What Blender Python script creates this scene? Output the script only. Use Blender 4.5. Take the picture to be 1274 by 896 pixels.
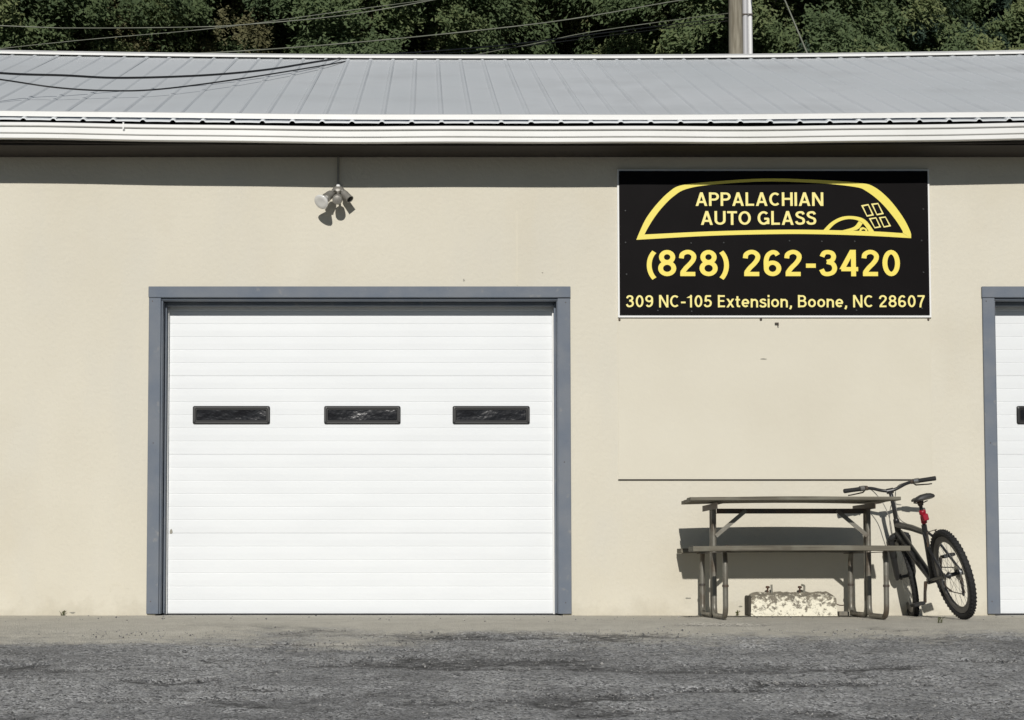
import bpy, math, random
import numpy as np
from mathutils import Vector, noise as mnoise
from mathutils.geometry import tessellate_polygon

# ------------------------------------------------------------------ camera, sky, sun
for o in list(bpy.data.objects):
    bpy.data.objects.remove(o)
S = bpy.context.scene
COL = S.collection
R = math.radians

cam_d = bpy.data.cameras.new('camera')
cam_d.sensor_width = 36.0
cam_d.lens = 62.80
cam_d.shift_x = 0.0840
cam_d.shift_y = 0.1083
cam_d.clip_start = 0.1
cam_d.clip_end = 2000
cam = bpy.data.objects.new('camera', cam_d)
COL.objects.link(cam)
cam.location = (0, -14.0, 0.352)
cam.rotation_euler = (R(90 + 3.188), 0, 0)
S.camera = cam

SUN_EL = 26.0          # degrees above the horizon
SUN_AZ = 5.2           # degrees to the left of straight behind the camera
world = bpy.data.worlds.new('World')
S.world = world
world.use_nodes = True
wn = world.node_tree
wn.nodes.clear()
sky = wn.nodes.new('ShaderNodeTexSky')
sky.sky_type = 'NISHITA'
sky.sun_disc = False
sky.sun_elevation = R(SUN_EL)
sky.sun_rotation = R(180 + SUN_AZ)
sky.altitude = 1200
sky.air_density = 0.8
sky.dust_density = 0.0
bg = wn.nodes.new('ShaderNodeBackground')
bg.inputs['Strength'].default_value = 0.05
wo = wn.nodes.new('ShaderNodeOutputWorld')
wn.links.new(sky.outputs[0], bg.inputs[0])
wn.links.new(bg.outputs[0], wo.inputs[0])

sun_d = bpy.data.lights.new('sun', 'SUN')
sun_d.energy = 5.0
sun_d.angle = R(0.5)
sun_d.color = (1.0, 0.965, 0.91)
sun = bpy.data.objects.new('sun', sun_d)
COL.objects.link(sun)
sdir = Vector((math.tan(R(SUN_AZ)), 1.0, -math.tan(R(SUN_EL)) / math.cos(R(SUN_AZ))))
sun.rotation_euler = sdir.to_track_quat('-Z', 'Y').to_euler()
sun.location = (-3, -40, 25)

S.view_settings.view_transform = 'Standard'
S.view_settings.look = 'None'
S.view_settings.exposure = -0.50
S.view_settings.gamma = 1.0

rng = random.Random(7)
nrng = np.random.default_rng(11)

# ------------------------------------------------------------------ materials
MATS = {}
def mat(name, col, rough=0.7, col2=None, scale=4.0, stretch=(1, 1, 1), mix=(0.35, 0.65), detail=6,
        bump=0.0, bscale=60.0, bstretch=(1, 1, 1), metallic=0.0, spec=0.5, grime=None, gscale=1.2, gmix=(0.5, 0.75),
        trans=0.0):
    """Principled material: two colours mixed by noise, an optional third colour as stains, fine relief."""
    m = bpy.data.materials.new(name)
    m.use_nodes = True
    nt = m.node_tree
    b = nt.nodes['Principled BSDF']
    b.inputs['Roughness'].default_value = rough
    b.inputs['Metallic'].default_value = metallic
    b.inputs['Specular IOR Level'].default_value = spec
    b.inputs['Transmission Weight'].default_value = trans
    geo = nt.nodes.new('ShaderNodeNewGeometry')
    def mapped(st):
        mp = nt.nodes.new('ShaderNodeMapping')
        mp.inputs['Scale'].default_value = st
        nt.links.new(geo.outputs['Position'], mp.inputs[0])
        return mp.outputs[0]
    def noise_ramp(sc, st, lo, hi, det):
        n = nt.nodes.new('ShaderNodeTexNoise')
        n.inputs['Scale'].default_value = sc
        n.inputs['Detail'].default_value = det
        nt.links.new(mapped(st), n.inputs['Vector'])
        mr = nt.nodes.new('ShaderNodeMapRange')
        mr.inputs[1].default_value = lo
        mr.inputs[2].default_value = hi
        nt.links.new(n.outputs['Fac'], mr.inputs[0])
        return mr.outputs[0]
    def mixc(fac, a, c):
        mx = nt.nodes.new('ShaderNodeMix')
        mx.data_type = 'RGBA'
        nt.links.new(fac, mx.inputs['Factor'])
        for sock, v in ((mx.inputs[6], a), (mx.inputs[7], c)):
            if isinstance(v, tuple):
                sock.default_value = (*v, 1)
            else:
                nt.links.new(v, sock)
        return mx.outputs[2]
    out = col
    if col2 is not None:
        out = mixc(noise_ramp(scale, stretch, mix[0], mix[1], detail), col, col2)
    if grime is not None:
        out = mixc(noise_ramp(gscale, (1, 1, 1), gmix[0], gmix[1], 8), out, grime)
    if isinstance(out, tuple):
        b.inputs['Base Color'].default_value = (*out, 1)
    else:
        nt.links.new(out, b.inputs['Base Color'])
    if bump:
        n = nt.nodes.new('ShaderNodeTexNoise')
        n.inputs['Scale'].default_value = bscale
        n.inputs['Detail'].default_value = 5
        nt.links.new(mapped(bstretch), n.inputs['Vector'])
        bp = nt.nodes.new('ShaderNodeBump')
        bp.inputs['Strength'].default_value = 1.0
        bp.inputs['Distance'].default_value = bump
        nt.links.new(n.outputs['Fac'], bp.inputs['Height'])
        nt.links.new(bp.outputs[0], b.inputs['Normal'])
    MATS[name] = m
    return m

M_wall = mat('cream_stucco', (0.650, 0.614, 0.515), 0.9, (0.610, 0.572, 0.472), 1.3, (1, 1, 0.7), (0.3, 0.7), 8,
             bump=0.004, bscale=28, grime=(0.56, 0.515, 0.41), gscale=0.8, gmix=(0.56, 0.85))
def wall_dirt(m):
    nt = m.node_tree
    b = nt.nodes['Principled BSDF']
    src = b.inputs['Base Color'].links[0].from_socket
    g = nt.nodes.new('ShaderNodeNewGeometry')
    sp_ = nt.nodes.new('ShaderNodeSeparateXYZ')
    nt.links.new(g.outputs['Position'], sp_.inputs[0])
    n = nt.nodes.new('ShaderNodeTexNoise')
    n.inputs['Scale'].default_value = 5
    n.inputs['Detail'].default_value = 9
    n.inputs['Roughness'].default_value = 0.7
    nt.links.new(g.outputs['Position'], n.inputs['Vector'])
    h = nt.nodes.new('ShaderNodeMath')             # ragged splash line near the ground
    h.operation = 'MULTIPLY_ADD'
    nt.links.new(n.outputs['Fac'], h.inputs[0])
    h.inputs[1].default_value = -0.55
    nt.links.new(sp_.outputs['Z'], h.inputs[2])
    r1 = nt.nodes.new('ShaderNodeMapRange')
    for i, x in enumerate((-0.32, -0.14, 0.6, 0.0)):
        r1.inputs[i + 1].default_value = x
    nt.links.new(h.outputs[0], r1.inputs[0])
    mp = nt.nodes.new('ShaderNodeMapping')         # broad faint patches of older paint
    mp.inputs['Scale'].default_value = (0.9, 1, 0.35)
    nt.links.new(g.outputs['Position'], mp.inputs[0])
    n2 = nt.nodes.new('ShaderNodeTexNoise')
    n2.inputs['Scale'].default_value = 2.6
    n2.inputs['Detail'].default_value = 7
    nt.links.new(mp.outputs[0], n2.inputs['Vector'])
    r2 = nt.nodes.new('ShaderNodeMapRange')
    for i, x in enumerate((0.5, 0.72, 0.0, 0.5)):
        r2.inputs[i + 1].default_value = x
    nt.links.new(n2.outputs['Fac'], r2.inputs[0])
    for fac, c in ((r2.outputs[0], (0.60, 0.575, 0.50)), (r1.outputs[0], (0.46, 0.42, 0.33))):
        mx = nt.nodes.new('ShaderNodeMix')
        mx.data_type = 'RGBA'
        nt.links.new(fac, mx.inputs['Factor'])
        nt.links.new(src, mx.inputs[6])
        mx.inputs[7].default_value = (*c, 1)
        src = mx.outputs[2]
    nt.links.new(src, b.inputs['Base Color'])
wall_dirt(M_wall)
M_patch = mat('cream_board', (0.650, 0.614, 0.512), 0.85, (0.62, 0.582, 0.48), 1.1, bump=0.002, bscale=20)
M_door = mat('white_door', (0.745, 0.765, 0.775), 0.45, (0.72, 0.74, 0.75), 1.5, (1, 1, 4), bump=0.0006, bscale=30, bstretch=(1, 1, 14), spec=0.35)
M_trim = mat('blue_grey_wood', (0.128, 0.152, 0.190), 0.75, (0.16, 0.178, 0.205), 5, (1, 1, 1), bump=0.002, bscale=30,
             bstretch=(1, 1, 1), grime=(0.27, 0.265, 0.25), gscale=13, gmix=(0.64, 0.82))
M_seal = mat('white_vinyl', (0.78, 0.78, 0.76), 0.5)
M_rubber = mat('black_rubber', (0.015, 0.015, 0.015), 0.75)
M_frame_blk = mat('black_window_frame', (0.011, 0.011, 0.011), 0.45)
M_roof = mat('galvanised_roof', (0.575, 0.605, 0.62), 0.5, (0.62, 0.645, 0.66), 0.6, (1, 0.5, 1), metallic=0.0, bump=0.003, bscale=1.6,
             grime=(0.53, 0.55, 0.56), gscale=1.3, gmix=(0.5, 0.8))
M_white = mat('white_metal', (0.76, 0.76, 0.74), 0.45, (0.71, 0.71, 0.685), 2.0, (1, 1, 1))
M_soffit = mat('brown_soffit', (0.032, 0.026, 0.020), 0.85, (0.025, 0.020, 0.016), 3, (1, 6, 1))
M_sign = mat('black_sign', (0.004, 0.0032, 0.0034), 0.55, (0.0055, 0.0045, 0.0048), 3, spec=0.06)
M_yellow = mat('yellow_print', (0.80, 0.68, 0.10), 0.5)
M_pale = mat('pale_yellow_print', (0.84, 0.69, 0.10), 0.5)
M_cream_print = mat('cream_print', (0.85, 0.75, 0.25), 0.5)
M_wood = mat('weathered_wood', (0.175, 0.160, 0.122), 0.85, (0.10, 0.088, 0.066), 9, (0.25, 6, 6), bump=0.003, bscale=20, bstretch=(0.15, 5, 5),
             grime=(0.20, 0.195, 0.155), gscale=4)
M_pipe = mat('worn_grey_pipe', (0.19, 0.18, 0.15), 0.45, (0.11, 0.085, 0.06), 9, (1, 1, 1), (0.45, 0.7), metallic=0.35, bump=0.001)
M_iron = mat('dark_iron', (0.05, 0.045, 0.04), 0.6, (0.085, 0.055, 0.035), 14)
M_rust = mat('rusty_steel', (0.10, 0.05, 0.028), 0.8, (0.045, 0.028, 0.02), 25)
M_bolt = mat('grey_bolt', (0.25, 0.24, 0.20), 0.55, metallic=0.4)
M_tyre = mat('tyre_rubber', (0.014, 0.014, 0.014), 0.8)
M_bikeframe = mat('graphite_paint', (0.022, 0.022, 0.023), 0.35, spec=0.5)
M_alloy = mat('alloy', (0.42, 0.42, 0.41), 0.35, metallic=0.9)
M_rim = mat('grey_rim', (0.16, 0.155, 0.15), 0.4, metallic=0.5)
M_saddle = mat('black_vinyl', (0.03, 0.029, 0.027), 0.55)
M_saddle2 = mat('grey_vinyl', (0.14, 0.135, 0.125), 0.6)
M_red = mat('red_plastic', (0.30, 0.006, 0.022), 0.4)
M_cable = mat('black_cable', (0.012, 0.012, 0.013), 0.5)
M_wire = mat('weathered_aluminium_wire', (0.24, 0.25, 0.20), 0.7, (0.15, 0.16, 0.12), 1.5)
M_bikecable = mat('grey_bike_cable', (0.22, 0.21, 0.19), 0.5)
M_pole = mat('grey_pole_wood', (0.30, 0.275, 0.215), 0.9, (0.17, 0.15, 0.11), 5, (4, 4, 0.4), bump=0.01, bscale=12, bstretch=(4, 4, 0.3))
M_pvc = mat('grey_conduit', (0.45, 0.45, 0.46), 0.5)
M_pvcw = mat('white_conduit', (0.72, 0.72, 0.71), 0.45)
M_lampmetal = mat('grey_lamp_metal', (0.30, 0.29, 0.26), 0.5, (0.24, 0.225, 0.20), 20, metallic=0.3)
M_bulb = mat('bulb_glass', (0.72, 0.71, 0.68), 0.12, spec=0.6)
M_bark = mat('bark', (0.10, 0.085, 0.07), 0.95, (0.055, 0.046, 0.038), 6, (3, 3, 0.5), bump=0.02, bscale=10)
M_palebark = mat('pale_bark', (0.27, 0.25, 0.22), 0.9, (0.15, 0.135, 0.115), 6, (3, 3, 0.5), bump=0.01, bscale=10)
M_weed = mat('dry_weed', (0.10, 0.095, 0.04), 0.9, (0.06, 0.07, 0.025), 30)
M_stone = None
M_brickbit = mat('broken_concrete', (0.22, 0.20, 0.16), 0.95, (0.15, 0.14, 0.12), 25)
M_darkend = mat('dark_concrete', (0.075, 0.066, 0.050), 0.95, (0.045, 0.040, 0.032), 22, bump=0.006, bscale=40)
M_inside = mat('interior_wall', (0.30, 0.29, 0.27), 0.9)

# window panes: dark wavy acrylic
M_pane = mat('dark_acrylic_pane', (0.008, 0.008, 0.010), 0.24, bump=0.024, bscale=3.0, bstretch=(1.2, 1, 1.5), spec=0.3)

def leaf_mat(name, c1, c2, c3, tone=False):
    m = bpy.data.materials.new(name)
    m.use_nodes = True
    nt = m.node_tree
    b = nt.nodes['Principled BSDF']
    b.inputs['Roughness'].default_value = 0.65
    b.inputs['Specular IOR Level'].default_value = 0.2
    g = nt.nodes.new('ShaderNodeNewGeometry')
    rp = nt.nodes.new('ShaderNodeValToRGB')
    e = rp.color_ramp.elements
    e[0].color = (*c1, 1)
    e[1].color = (*c3, 1)
    mid = e.new(0.55)
    mid.color = (*c2, 1)
    src = g.outputs['Random Per Island']
    if tone:                                   # sprays differ in tint from one another
        at = nt.nodes.new('ShaderNodeAttribute')
        at.attribute_name = 'tone'
        mxv = nt.nodes.new('ShaderNodeMix')
        mxv.inputs[0].default_value = 0.72
        nt.links.new(src, mxv.inputs[2])
        nt.links.new(at.outputs['Fac'], mxv.inputs[3])
        src = mxv.outputs[0]
    nt.links.new(src, rp.inputs[0])
    nt.links.new(rp.outputs[0], b.inputs['Base Color'])
    tr = nt.nodes.new('ShaderNodeBsdfTranslucent')
    nt.links.new(rp.outputs[0], tr.inputs[0])
    mx = nt.nodes.new('ShaderNodeMixShader')
    mx.inputs[0].default_value = 0.4 if tone else 0.0
    nt.links.new(b.outputs[0], mx.inputs[1])
    nt.links.new(tr.outputs[0], mx.inputs[2])
    nt.links.new(mx.outputs[0], nt.nodes['Material Output'].inputs[0])
    return m
M_stone = leaf_mat('gravel_stone', (0.12, 0.12, 0.117), (0.20, 0.198, 0.192), (0.42, 0.41, 0.39))
M_leafA = leaf_mat('leaf_mid_green', (0.070, 0.105, 0.055), (0.145, 0.195, 0.090), (0.260, 0.290, 0.130), True)
M_leafB = leaf_mat('leaf_olive', (0.085, 0.085, 0.048), (0.175, 0.168, 0.085), (0.280, 0.260, 0.145), True)
M_leafC = leaf_mat('needle_dark_green', (0.050, 0.085, 0.065), (0.100, 0.150, 0.105), (0.190, 0.240, 0.140), True)

# parking lot: aggregate, worn patches (mesh attribute), pale dusty strip by the wall
def lot_material():
    m = bpy.data.materials.new('old_asphalt')
    m.use_nodes = True
    nt = m.node_tree
    L = nt.links.new
    b = nt.nodes['Principled BSDF']
    b.inputs['Roughness'].default_value = 0.95
    b.inputs['Specular IOR Level'].default_value = 0.2
    geo = nt.nodes.new('ShaderNodeNewGeometry')
    def noise(sc, det=6, st=(1, 1, 1), rough=0.6):
        mp = nt.nodes.new('ShaderNodeMapping')
        mp.inputs['Scale'].default_value = st
        L(geo.outputs['Position'], mp.inputs[0])
        n = nt.nodes.new('ShaderNodeTexNoise')
        n.inputs['Scale'].default_value = sc
        n.inputs['Detail'].default_value = det
        n.inputs['Roughness'].default_value = rough
        L(mp.outputs[0], n.inputs['Vector'])
        return n.outputs['Fac']
    def rng_(v, a, c, d=0.0, e=1.0):
        mr = nt.nodes.new('ShaderNodeMapRange')
        for i, x in enumerate((a, c, d, e)):
            mr.inputs[i + 1].default_value = x
        L(v, mr.inputs[0])
        return mr.outputs[0]
    def mixc(f, a, c):
        mx = nt.nodes.new('ShaderNodeMix')
        mx.data_type = 'RGBA'
        L(f, mx.inputs['Factor'])
        for s, v in ((mx.inputs[6], a), (mx.inputs[7], c)):
            if isinstance(v, tuple):
                s.default_value = (*v, 1)
            else:
                L(v, s)
        return mx.outputs[2]
    vor = nt.nodes.new('ShaderNodeTexVoronoi')
    vor.inputs['Scale'].default_value = 80
    L(geo.outputs['Position'], vor.inputs['Vector'])
    sep = nt.nodes.new('ShaderNodeSeparateColor')
    L(vor.outputs['Color'], sep.inputs[0])
    agg = mixc(rng_(sep.outputs[0], 0.05, 0.95), (0.06, 0.061, 0.062), (0.72, 0.72, 0.71))
    asph = mixc(rng_(noise(2.2, 8), 0.35, 0.65, 0.0, 0.6), agg, (0.175, 0.178, 0.18))
    asph = mixc(rng_(noise(22, 4), 0.48, 0.66), asph, (0.36, 0.358, 0.345))
    asph = mixc(rng_(noise(1.3, 9, (0.8, 1.0, 1), 0.68), 0.48, 0.68, 0.0, 0.65), asph, (0.105, 0.105, 0.104))
    asph = mixc(rng_(noise(16, 6, (0.8, 1.0, 1), 0.7), 0.56, 0.66, 0.0, 0.8), asph, (0.07, 0.07, 0.069))
    conc = mixc(rng_(noise(5, 8), 0.3, 0.7), (0.60, 0.57, 0.49), (0.48, 0.455, 0.39))
    conc = mixc(rng_(noise(45, 4), 0.5, 0.7), conc, (0.62, 0.59, 0.51))
    at = nt.nodes.new('ShaderNodeAttribute')
    at.attribute_name = 'apron'
    ap = nt.nodes.new('ShaderNodeMath')
    ap.operation = 'MULTIPLY_ADD'
    L(noise(6, 9, (0.8, 1, 1), 0.7), ap.inputs[0])
    ap.inputs[1].default_value = 1.4
    L(at.outputs['Fac'], ap.inputs[2])
    base = mixc(rng_(ap.outputs[0], 0.95, 1.45), asph, conc)
    at2 = nt.nodes.new('ShaderNodeAttribute')
    at2.attribute_name = 'chip'
    cm = nt.nodes.new('ShaderNodeMath')
    cm.operation = 'MULTIPLY'
    L(at2.outputs['Fac'], cm.inputs[0])
    L(rng_(noise(30, 5, (0.5, 1, 1)), 0.3, 0.6), cm.inputs[1])
    base = mixc(cm.outputs[0], base, (0.075, 0.074, 0.072))
    L(base, b.inputs['Base Color'])
    add = nt.nodes.new('ShaderNodeMath')
    add.operation = 'ADD'
    L(rng_(vor.outputs['Distance'], 0, 0.7, 1, 0), add.inputs[0])
    L(noise(150, 3), add.inputs[1])
    bp = nt.nodes.new('ShaderNodeBump')
    bp.inputs['Distance'].default_value = 0.006
    L(add.outputs[0], bp.inputs['Height'])
    L(bp.outputs[0], b.inputs['Normal'])
    return m
M_lot = lot_material()
M_dark_ground = mat('unseen_dark_ground', (0.05, 0.05, 0.05), 0.95, (0.065, 0.064, 0.062), 3, bump=0.006, bscale=60)  # unseen ground below the frame, made dark to cut bounced light under the eave
M_forest = mat('forest_floor', (0.045, 0.038, 0.022), 1.0, (0.03, 0.04, 0.015), 1.5, bump=0.05, bscale=4)

# peeling white paint on concrete
def block_material():
    m = mat('peeling_paint_concrete', (0.23, 0.205, 0.155), 0.95, (0.16, 0.145, 0.115), 20, bump=0.006, bscale=45)
    nt = m.node_tree
    b = nt.nodes['Principled BSDF']
    src = b.inputs['Base Color'].links[0].from_socket
    tc = nt.nodes.new('ShaderNodeNewGeometry')
    n = nt.nodes.new('ShaderNodeTexNoise')
    n.inputs['Scale'].default_value = 26
    n.inputs['Detail'].default_value = 9
    n.inputs['Roughness'].default_value = 0.72
    nt.links.new(tc.outputs['Position'], n.inputs['Vector'])
    sp = nt.nodes.new('ShaderNodeSeparateXYZ')
    nt.links.new(tc.outputs['Position'], sp.inputs[0])
    hh = nt.nodes.new('ShaderNodeMapRange')        # the paint survives on the lower, outer side
    hh.inputs[1].default_value = 0.05
    hh.inputs[2].default_value = 0.19
    hh.inputs[3].default_value = 0.055
    hh.inputs[4].default_value = -0.105
    nt.links.new(sp.outputs['Z'], hh.inputs[0])
    ad = nt.nodes.new('ShaderNodeMath')
    nt.links.new(n.outputs['Fac'], ad.inputs[0])
    nt.links.new(hh.outputs[0], ad.inputs[1])
    rp = nt.nodes.new('ShaderNodeMapRange')
    rp.inputs[1].default_value = 0.455
    rp.inputs[2].default_value = 0.54
    nt.links.new(ad.outputs[0], rp.inputs[0])
    mx = nt.nodes.new('ShaderNodeMix')
    mx.data_type = 'RGBA'
    nt.links.new(rp.outputs[0], mx.inputs['Factor'])
    nt.links.new(src, mx.inputs[6])
    mx.inputs[7].default_value = (0.80, 0.76, 0.62, 1)
    nt.links.new(mx.outputs[2], b.inputs['Base Color'])
    return m
M_block = block_material()

# ------------------------------------------------------------------ mesh helpers
WLOC = {}

def sub(a, b): return (a[0] - b[0], a[1] - b[1], a[2] - b[2])

class MB:
    def __init__(self):
        self.v = []
        self.f = []
        self.mi = []
    def add(self, vs, fs):
        n = len(self.v)
        self.v += [tuple(p) for p in vs]
        self.f += [tuple(i + n for i in f) for f in fs]
        return self
    def box(self, x0, x1, y0, y1, z0, z1, c=0.0):
        """box, with chamfered edges when c > 0"""
        if c <= 0:
            vs = [(x, y, z) for x in (x0, x1) for y in (y0, y1) for z in (z0, z1)]
            return self.add(vs, [(0, 1, 3, 2), (4, 6, 7, 5), (0, 4, 5, 1), (2, 3, 7, 6), (0, 2, 6, 4), (1, 5, 7, 3)])
        lo = (x0, y0, z0)
        hi = (x1, y1, z1)
        vs = []
        idx = {}
        for sx in (0, 1):
            for sy in (0, 1):
                for sz in (0, 1):
                    s = (sx, sy, sz)
                    for ax in range(3):
                        p = []
                        for k in range(3):
                            e = hi[k] if s[k] else lo[k]
                            if k != ax:
                                e += -c if s[k] else c
                            p.append(e)
                        idx[(s, ax)] = len(vs)
                        vs.append(tuple(p))
        fs = []
        for ax in range(3):
            a, b_ = [k for k in range(3) if k != ax]
            for s in (0, 1):
                q = []
                for (p, r) in ((0, 0), (1, 0), (1, 1), (0, 1)):
                    t = [0, 0, 0]
                    t[ax] = s
                    t[a] = p
                    t[b_] = r
                    q.append(idx[(tuple(t), ax)])
                fs.append(q)
        for ax in range(3):
            a, b_ = [k for k in range(3) if k != ax]
            for p in (0, 1):
                for r in (0, 1):
                    t0 = [0, 0, 0]
                    t0[a] = p
                    t0[b_] = r
                    t1 = list(t0)
                    t1[ax] = 1
                    fs.append([idx[(tuple(t0), a)], idx[(tuple(t0), b_)], idx[(tuple(t1), b_)], idx[(tuple(t1), a)]])
        for sx in (0, 1):
            for sy in (0, 1):
                for sz in (0, 1):
                    s = (sx, sy, sz)
                    fs.append([idx[(s, 0)], idx[(s, 1)], idx[(s, 2)]])
        return self.add(vs, fs)
    def tube(self, pts, r, n=8, closed=False, caps=True):
        pts = [Vector(p) for p in pts]
        N = len(pts)
        rs = r if isinstance(r, (list, tuple)) else [r] * N
        vs = []
        up = None
        for i, p in enumerate(pts):
            if closed:
                t = pts[(i + 1) % N] - pts[i - 1]
            else:
                t = pts[min(i + 1, N - 1)] - pts[max(i - 1, 0)]
            t.normalize()
            if up is None:
                a = Vector((0, 0, 1)) if abs(t.z) < 0.9 else Vector((1, 0, 0))
                up = (a - t * a.dot(t)).normalized()
            else:
                up = (up - t * up.dot(t)).normalized()
            s = t.cross(up)
            for k in range(n):
                an = 2 * math.pi * k / n
                vs.append(p + (up * math.cos(an) + s * math.sin(an)) * rs[i])
        fs = []
        for i in range(N if closed else N - 1):
            j = (i + 1) % N
            for k in range(n):
                l = (k + 1) % n
                fs.append((i * n + k, i * n + l, j * n + l, j * n + k))
        if caps and not closed:
            fs.append(tuple(range(n - 1, -1, -1)))
            fs.append(tuple((N - 1) * n + k for k in range(n)))
        return self.add(vs, fs)
    def extrude_x(self, prof, xs, zoff=None, closed=False):
        """profile of (y, z) swept along x; zoff(x) is added to z"""
        P = len(prof)
        vs = []
        for x in xs:
            dz = zoff(x) if zoff else 0
            vs += [(x, y, z + dz) for y, z in prof]
        fs = []
        for i in range(len(xs) - 1):
            for k in range(P if closed else P - 1):
                l = (k + 1) % P
                fs.append((i * P + k, i * P + l, (i + 1) * P + l, (i + 1) * P + k))
        if closed:
            fs.append(tuple(range(P - 1, -1, -1)))
            fs.append(tuple((len(xs) - 1) * P + k for k in range(P)))
        return self.add(vs, fs)
    def slab_xz(self, poly, y0, y1):
        """polygon in x/z, thick from y0 (front) to y1"""
        n = len(poly)
        tris = tessellate_polygon([[Vector((x, z, 0)) for x, z in poly]])
        vs = [(x, y0, z) for x, z in poly] + [(x, y1, z) for x, z in poly]
        fs = [tuple(t) for t in tris] + [tuple(i + n for i in reversed(t)) for t in tris]
        fs += [(i, i + n, (i + 1) % n + n, (i + 1) % n) for i in range(n)]
        return self.add(vs, fs)
    def ribbon_xz(self, a, b, y0, y1, closed=False):
        """band between two matching polylines in x/z, thick from y0 to y1"""
        n = len(a)
        vs = [(x, y0, z) for x, z in a] + [(x, y0, z) for x, z in b] + [(x, y1, z) for x, z in a] + [(x, y1, z) for x, z in b]
        fs = []
        for i in range(n if closed else n - 1):
            j = (i + 1) % n
            fs += [(i, j, n + j, n + i), (2 * n + i, 3 * n + i, 3 * n + j, 2 * n + j), (i, 2 * n + i, 2 * n + j, j), (n + i, n + j, 3 * n + j, 3 * n + i)]
        return self.add(vs, fs)
    def lathe(self, prof, origin, axis, n=16):
        """profile of (radius, distance along axis)"""
        ax = Vector(axis).normalized()
        a = Vector((0, 0, 1)) if abs(ax.z) < 0.9 else Vector((1, 0, 0))
        u = (a - ax * a.dot(ax)).normalized()
        w = ax.cross(u)
        o = Vector(origin)
        vs = []
        for r, t in prof:
            for k in range(n):
                an = 2 * math.pi * k / n
                vs.append(o + ax * t + (u * math.cos(an) + w * math.sin(an)) * max(r, 1e-4))
        fs = []
        for i in range(len(prof) - 1):
            for k in range(n):
                l = (k + 1) % n
                fs.append((i * n + k, i * n + l, (i + 1) * n + l, (i + 1) * n + k))
        fs.append(tuple(range(n - 1, -1, -1)))
        fs.append(tuple((len(prof) - 1) * n + k for k in range(n)))
        return self.add(vs, fs)
    def build(self, name, material, parent=None, smooth=False, angle=40, local=False):
        """link as one mesh object; world coordinates unless local"""
        if local:
            c = (0, 0, 0)
        else:
            a = np.array(self.v)
            c = tuple(float(q) for q in (a.min(0) + a.max(0)) / 2)
        me = bpy.data.meshes.new(name)
        me.from_pydata([sub(p, c) for p in self.v], [], self.f)
        me.validate()
        import bmesh
        bm = bmesh.new()
        bm.from_mesh(me)
        bmesh.ops.recalc_face_normals(bm, faces=bm.faces)
        bm.to_mesh(me)
        bm.free()
        if smooth:
            for p in me.polygons:
                p.use_smooth = True
            me.set_sharp_from_angle(angle=R(angle))
        me.materials.append(material)
        o = bpy.data.objects.new(name, me)
        COL.objects.link(o)
        if parent is not None:
            o.parent = parent
            if not local:
                o.location = sub(c, WLOC[parent])
                WLOC[o] = c
        else:
            o.location = c
            WLOC[o] = c
        return o

def tag(o, label=None, cat=None, group=None, kind=None):
    if label: o['label'] = label
    if cat: o['category'] = cat
    if group: o['group'] = group
    if kind: o['kind'] = kind
    return o

def thing(name, label, cat, loc=(0, 0, 0), group=None):
    o = bpy.data.objects.new(name, None)
    COL.objects.link(o)
    o.location = loc
    o.empty_display_size = 0.1
    WLOC[o] = tuple(loc)
    return tag(o, label, cat, group)

def part_group(name, loc, parent):
    o = bpy.data.objects.new(name, None)
    COL.objects.link(o)
    o.empty_display_size = 0.1
    o.parent = parent
    o.location = sub(loc, WLOC[parent])
    WLOC[o] = tuple(loc)
    return o

def piece(name, me, parent, loc):
    """another object on shared mesh data, placed at a world position"""
    o = bpy.data.objects.new(name, me)
    COL.objects.link(o)
    o.parent = parent
    o.location = sub(loc, WLOC[parent])
    WLOC[o] = tuple(loc)
    return o

def bez(pts, n=8):
    """smooth curve through points (Catmull-Rom)"""
    P = [Vector(p) for p in pts]
    P = [P[0] * 2 - P[1]] + P + [P[-1] * 2 - P[-2]]
    out = []
    for i in range(1, len(P) - 2):
        for k in range(n):
            t = k / n
            a, b, c, d = P[i - 1], P[i], P[i + 1], P[i + 2]
            out.append(0.5 * ((2 * b) + (c - a) * t + (2 * a - 5 * b + 4 * c - d) * t * t + (3 * b - a - 3 * c + d) * t ** 3))
    out.append(P[-2])
    return out

def rounded(pts, r, n=5):
    """polyline with rounded corners"""
    P = [Vector(p) for p in pts]
    out = [P[0]]
    for i in range(1, len(P) - 1):
        a = (P[i - 1] - P[i])
        b = (P[i + 1] - P[i])
        rr = min(r, a.length * 0.49, b.length * 0.49)
        p0 = P[i] + a.normalized() * rr
        p1 = P[i] + b.normalized() * rr
        for k in range(n + 1):
            t = k / n
            out.append(p0 * (1 - t) ** 2 + P[i] * 2 * t * (1 - t) + p1 * t * t)
    out.append(P[-1])
    return out

# ------------------------------------------------------------------ ground
def gz(x, y):
    if y <= 10:
        d = max(0.0, -y - 1.3)
        base = -(0.1 * (math.sqrt(d * d + 0.16) - 0.4)) if d > 0 else 0.0
        if y < -14:
            base = -1.24 - 0.02 * min(-y - 14, 30)
    elif y < 40:
        base = 0.30 * (y - 10) - (0.3 if y < 11 else 0) * 0
    else:
        base = 9.0 + 0.40 * (min(y, 150) - 40)
    return base

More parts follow.
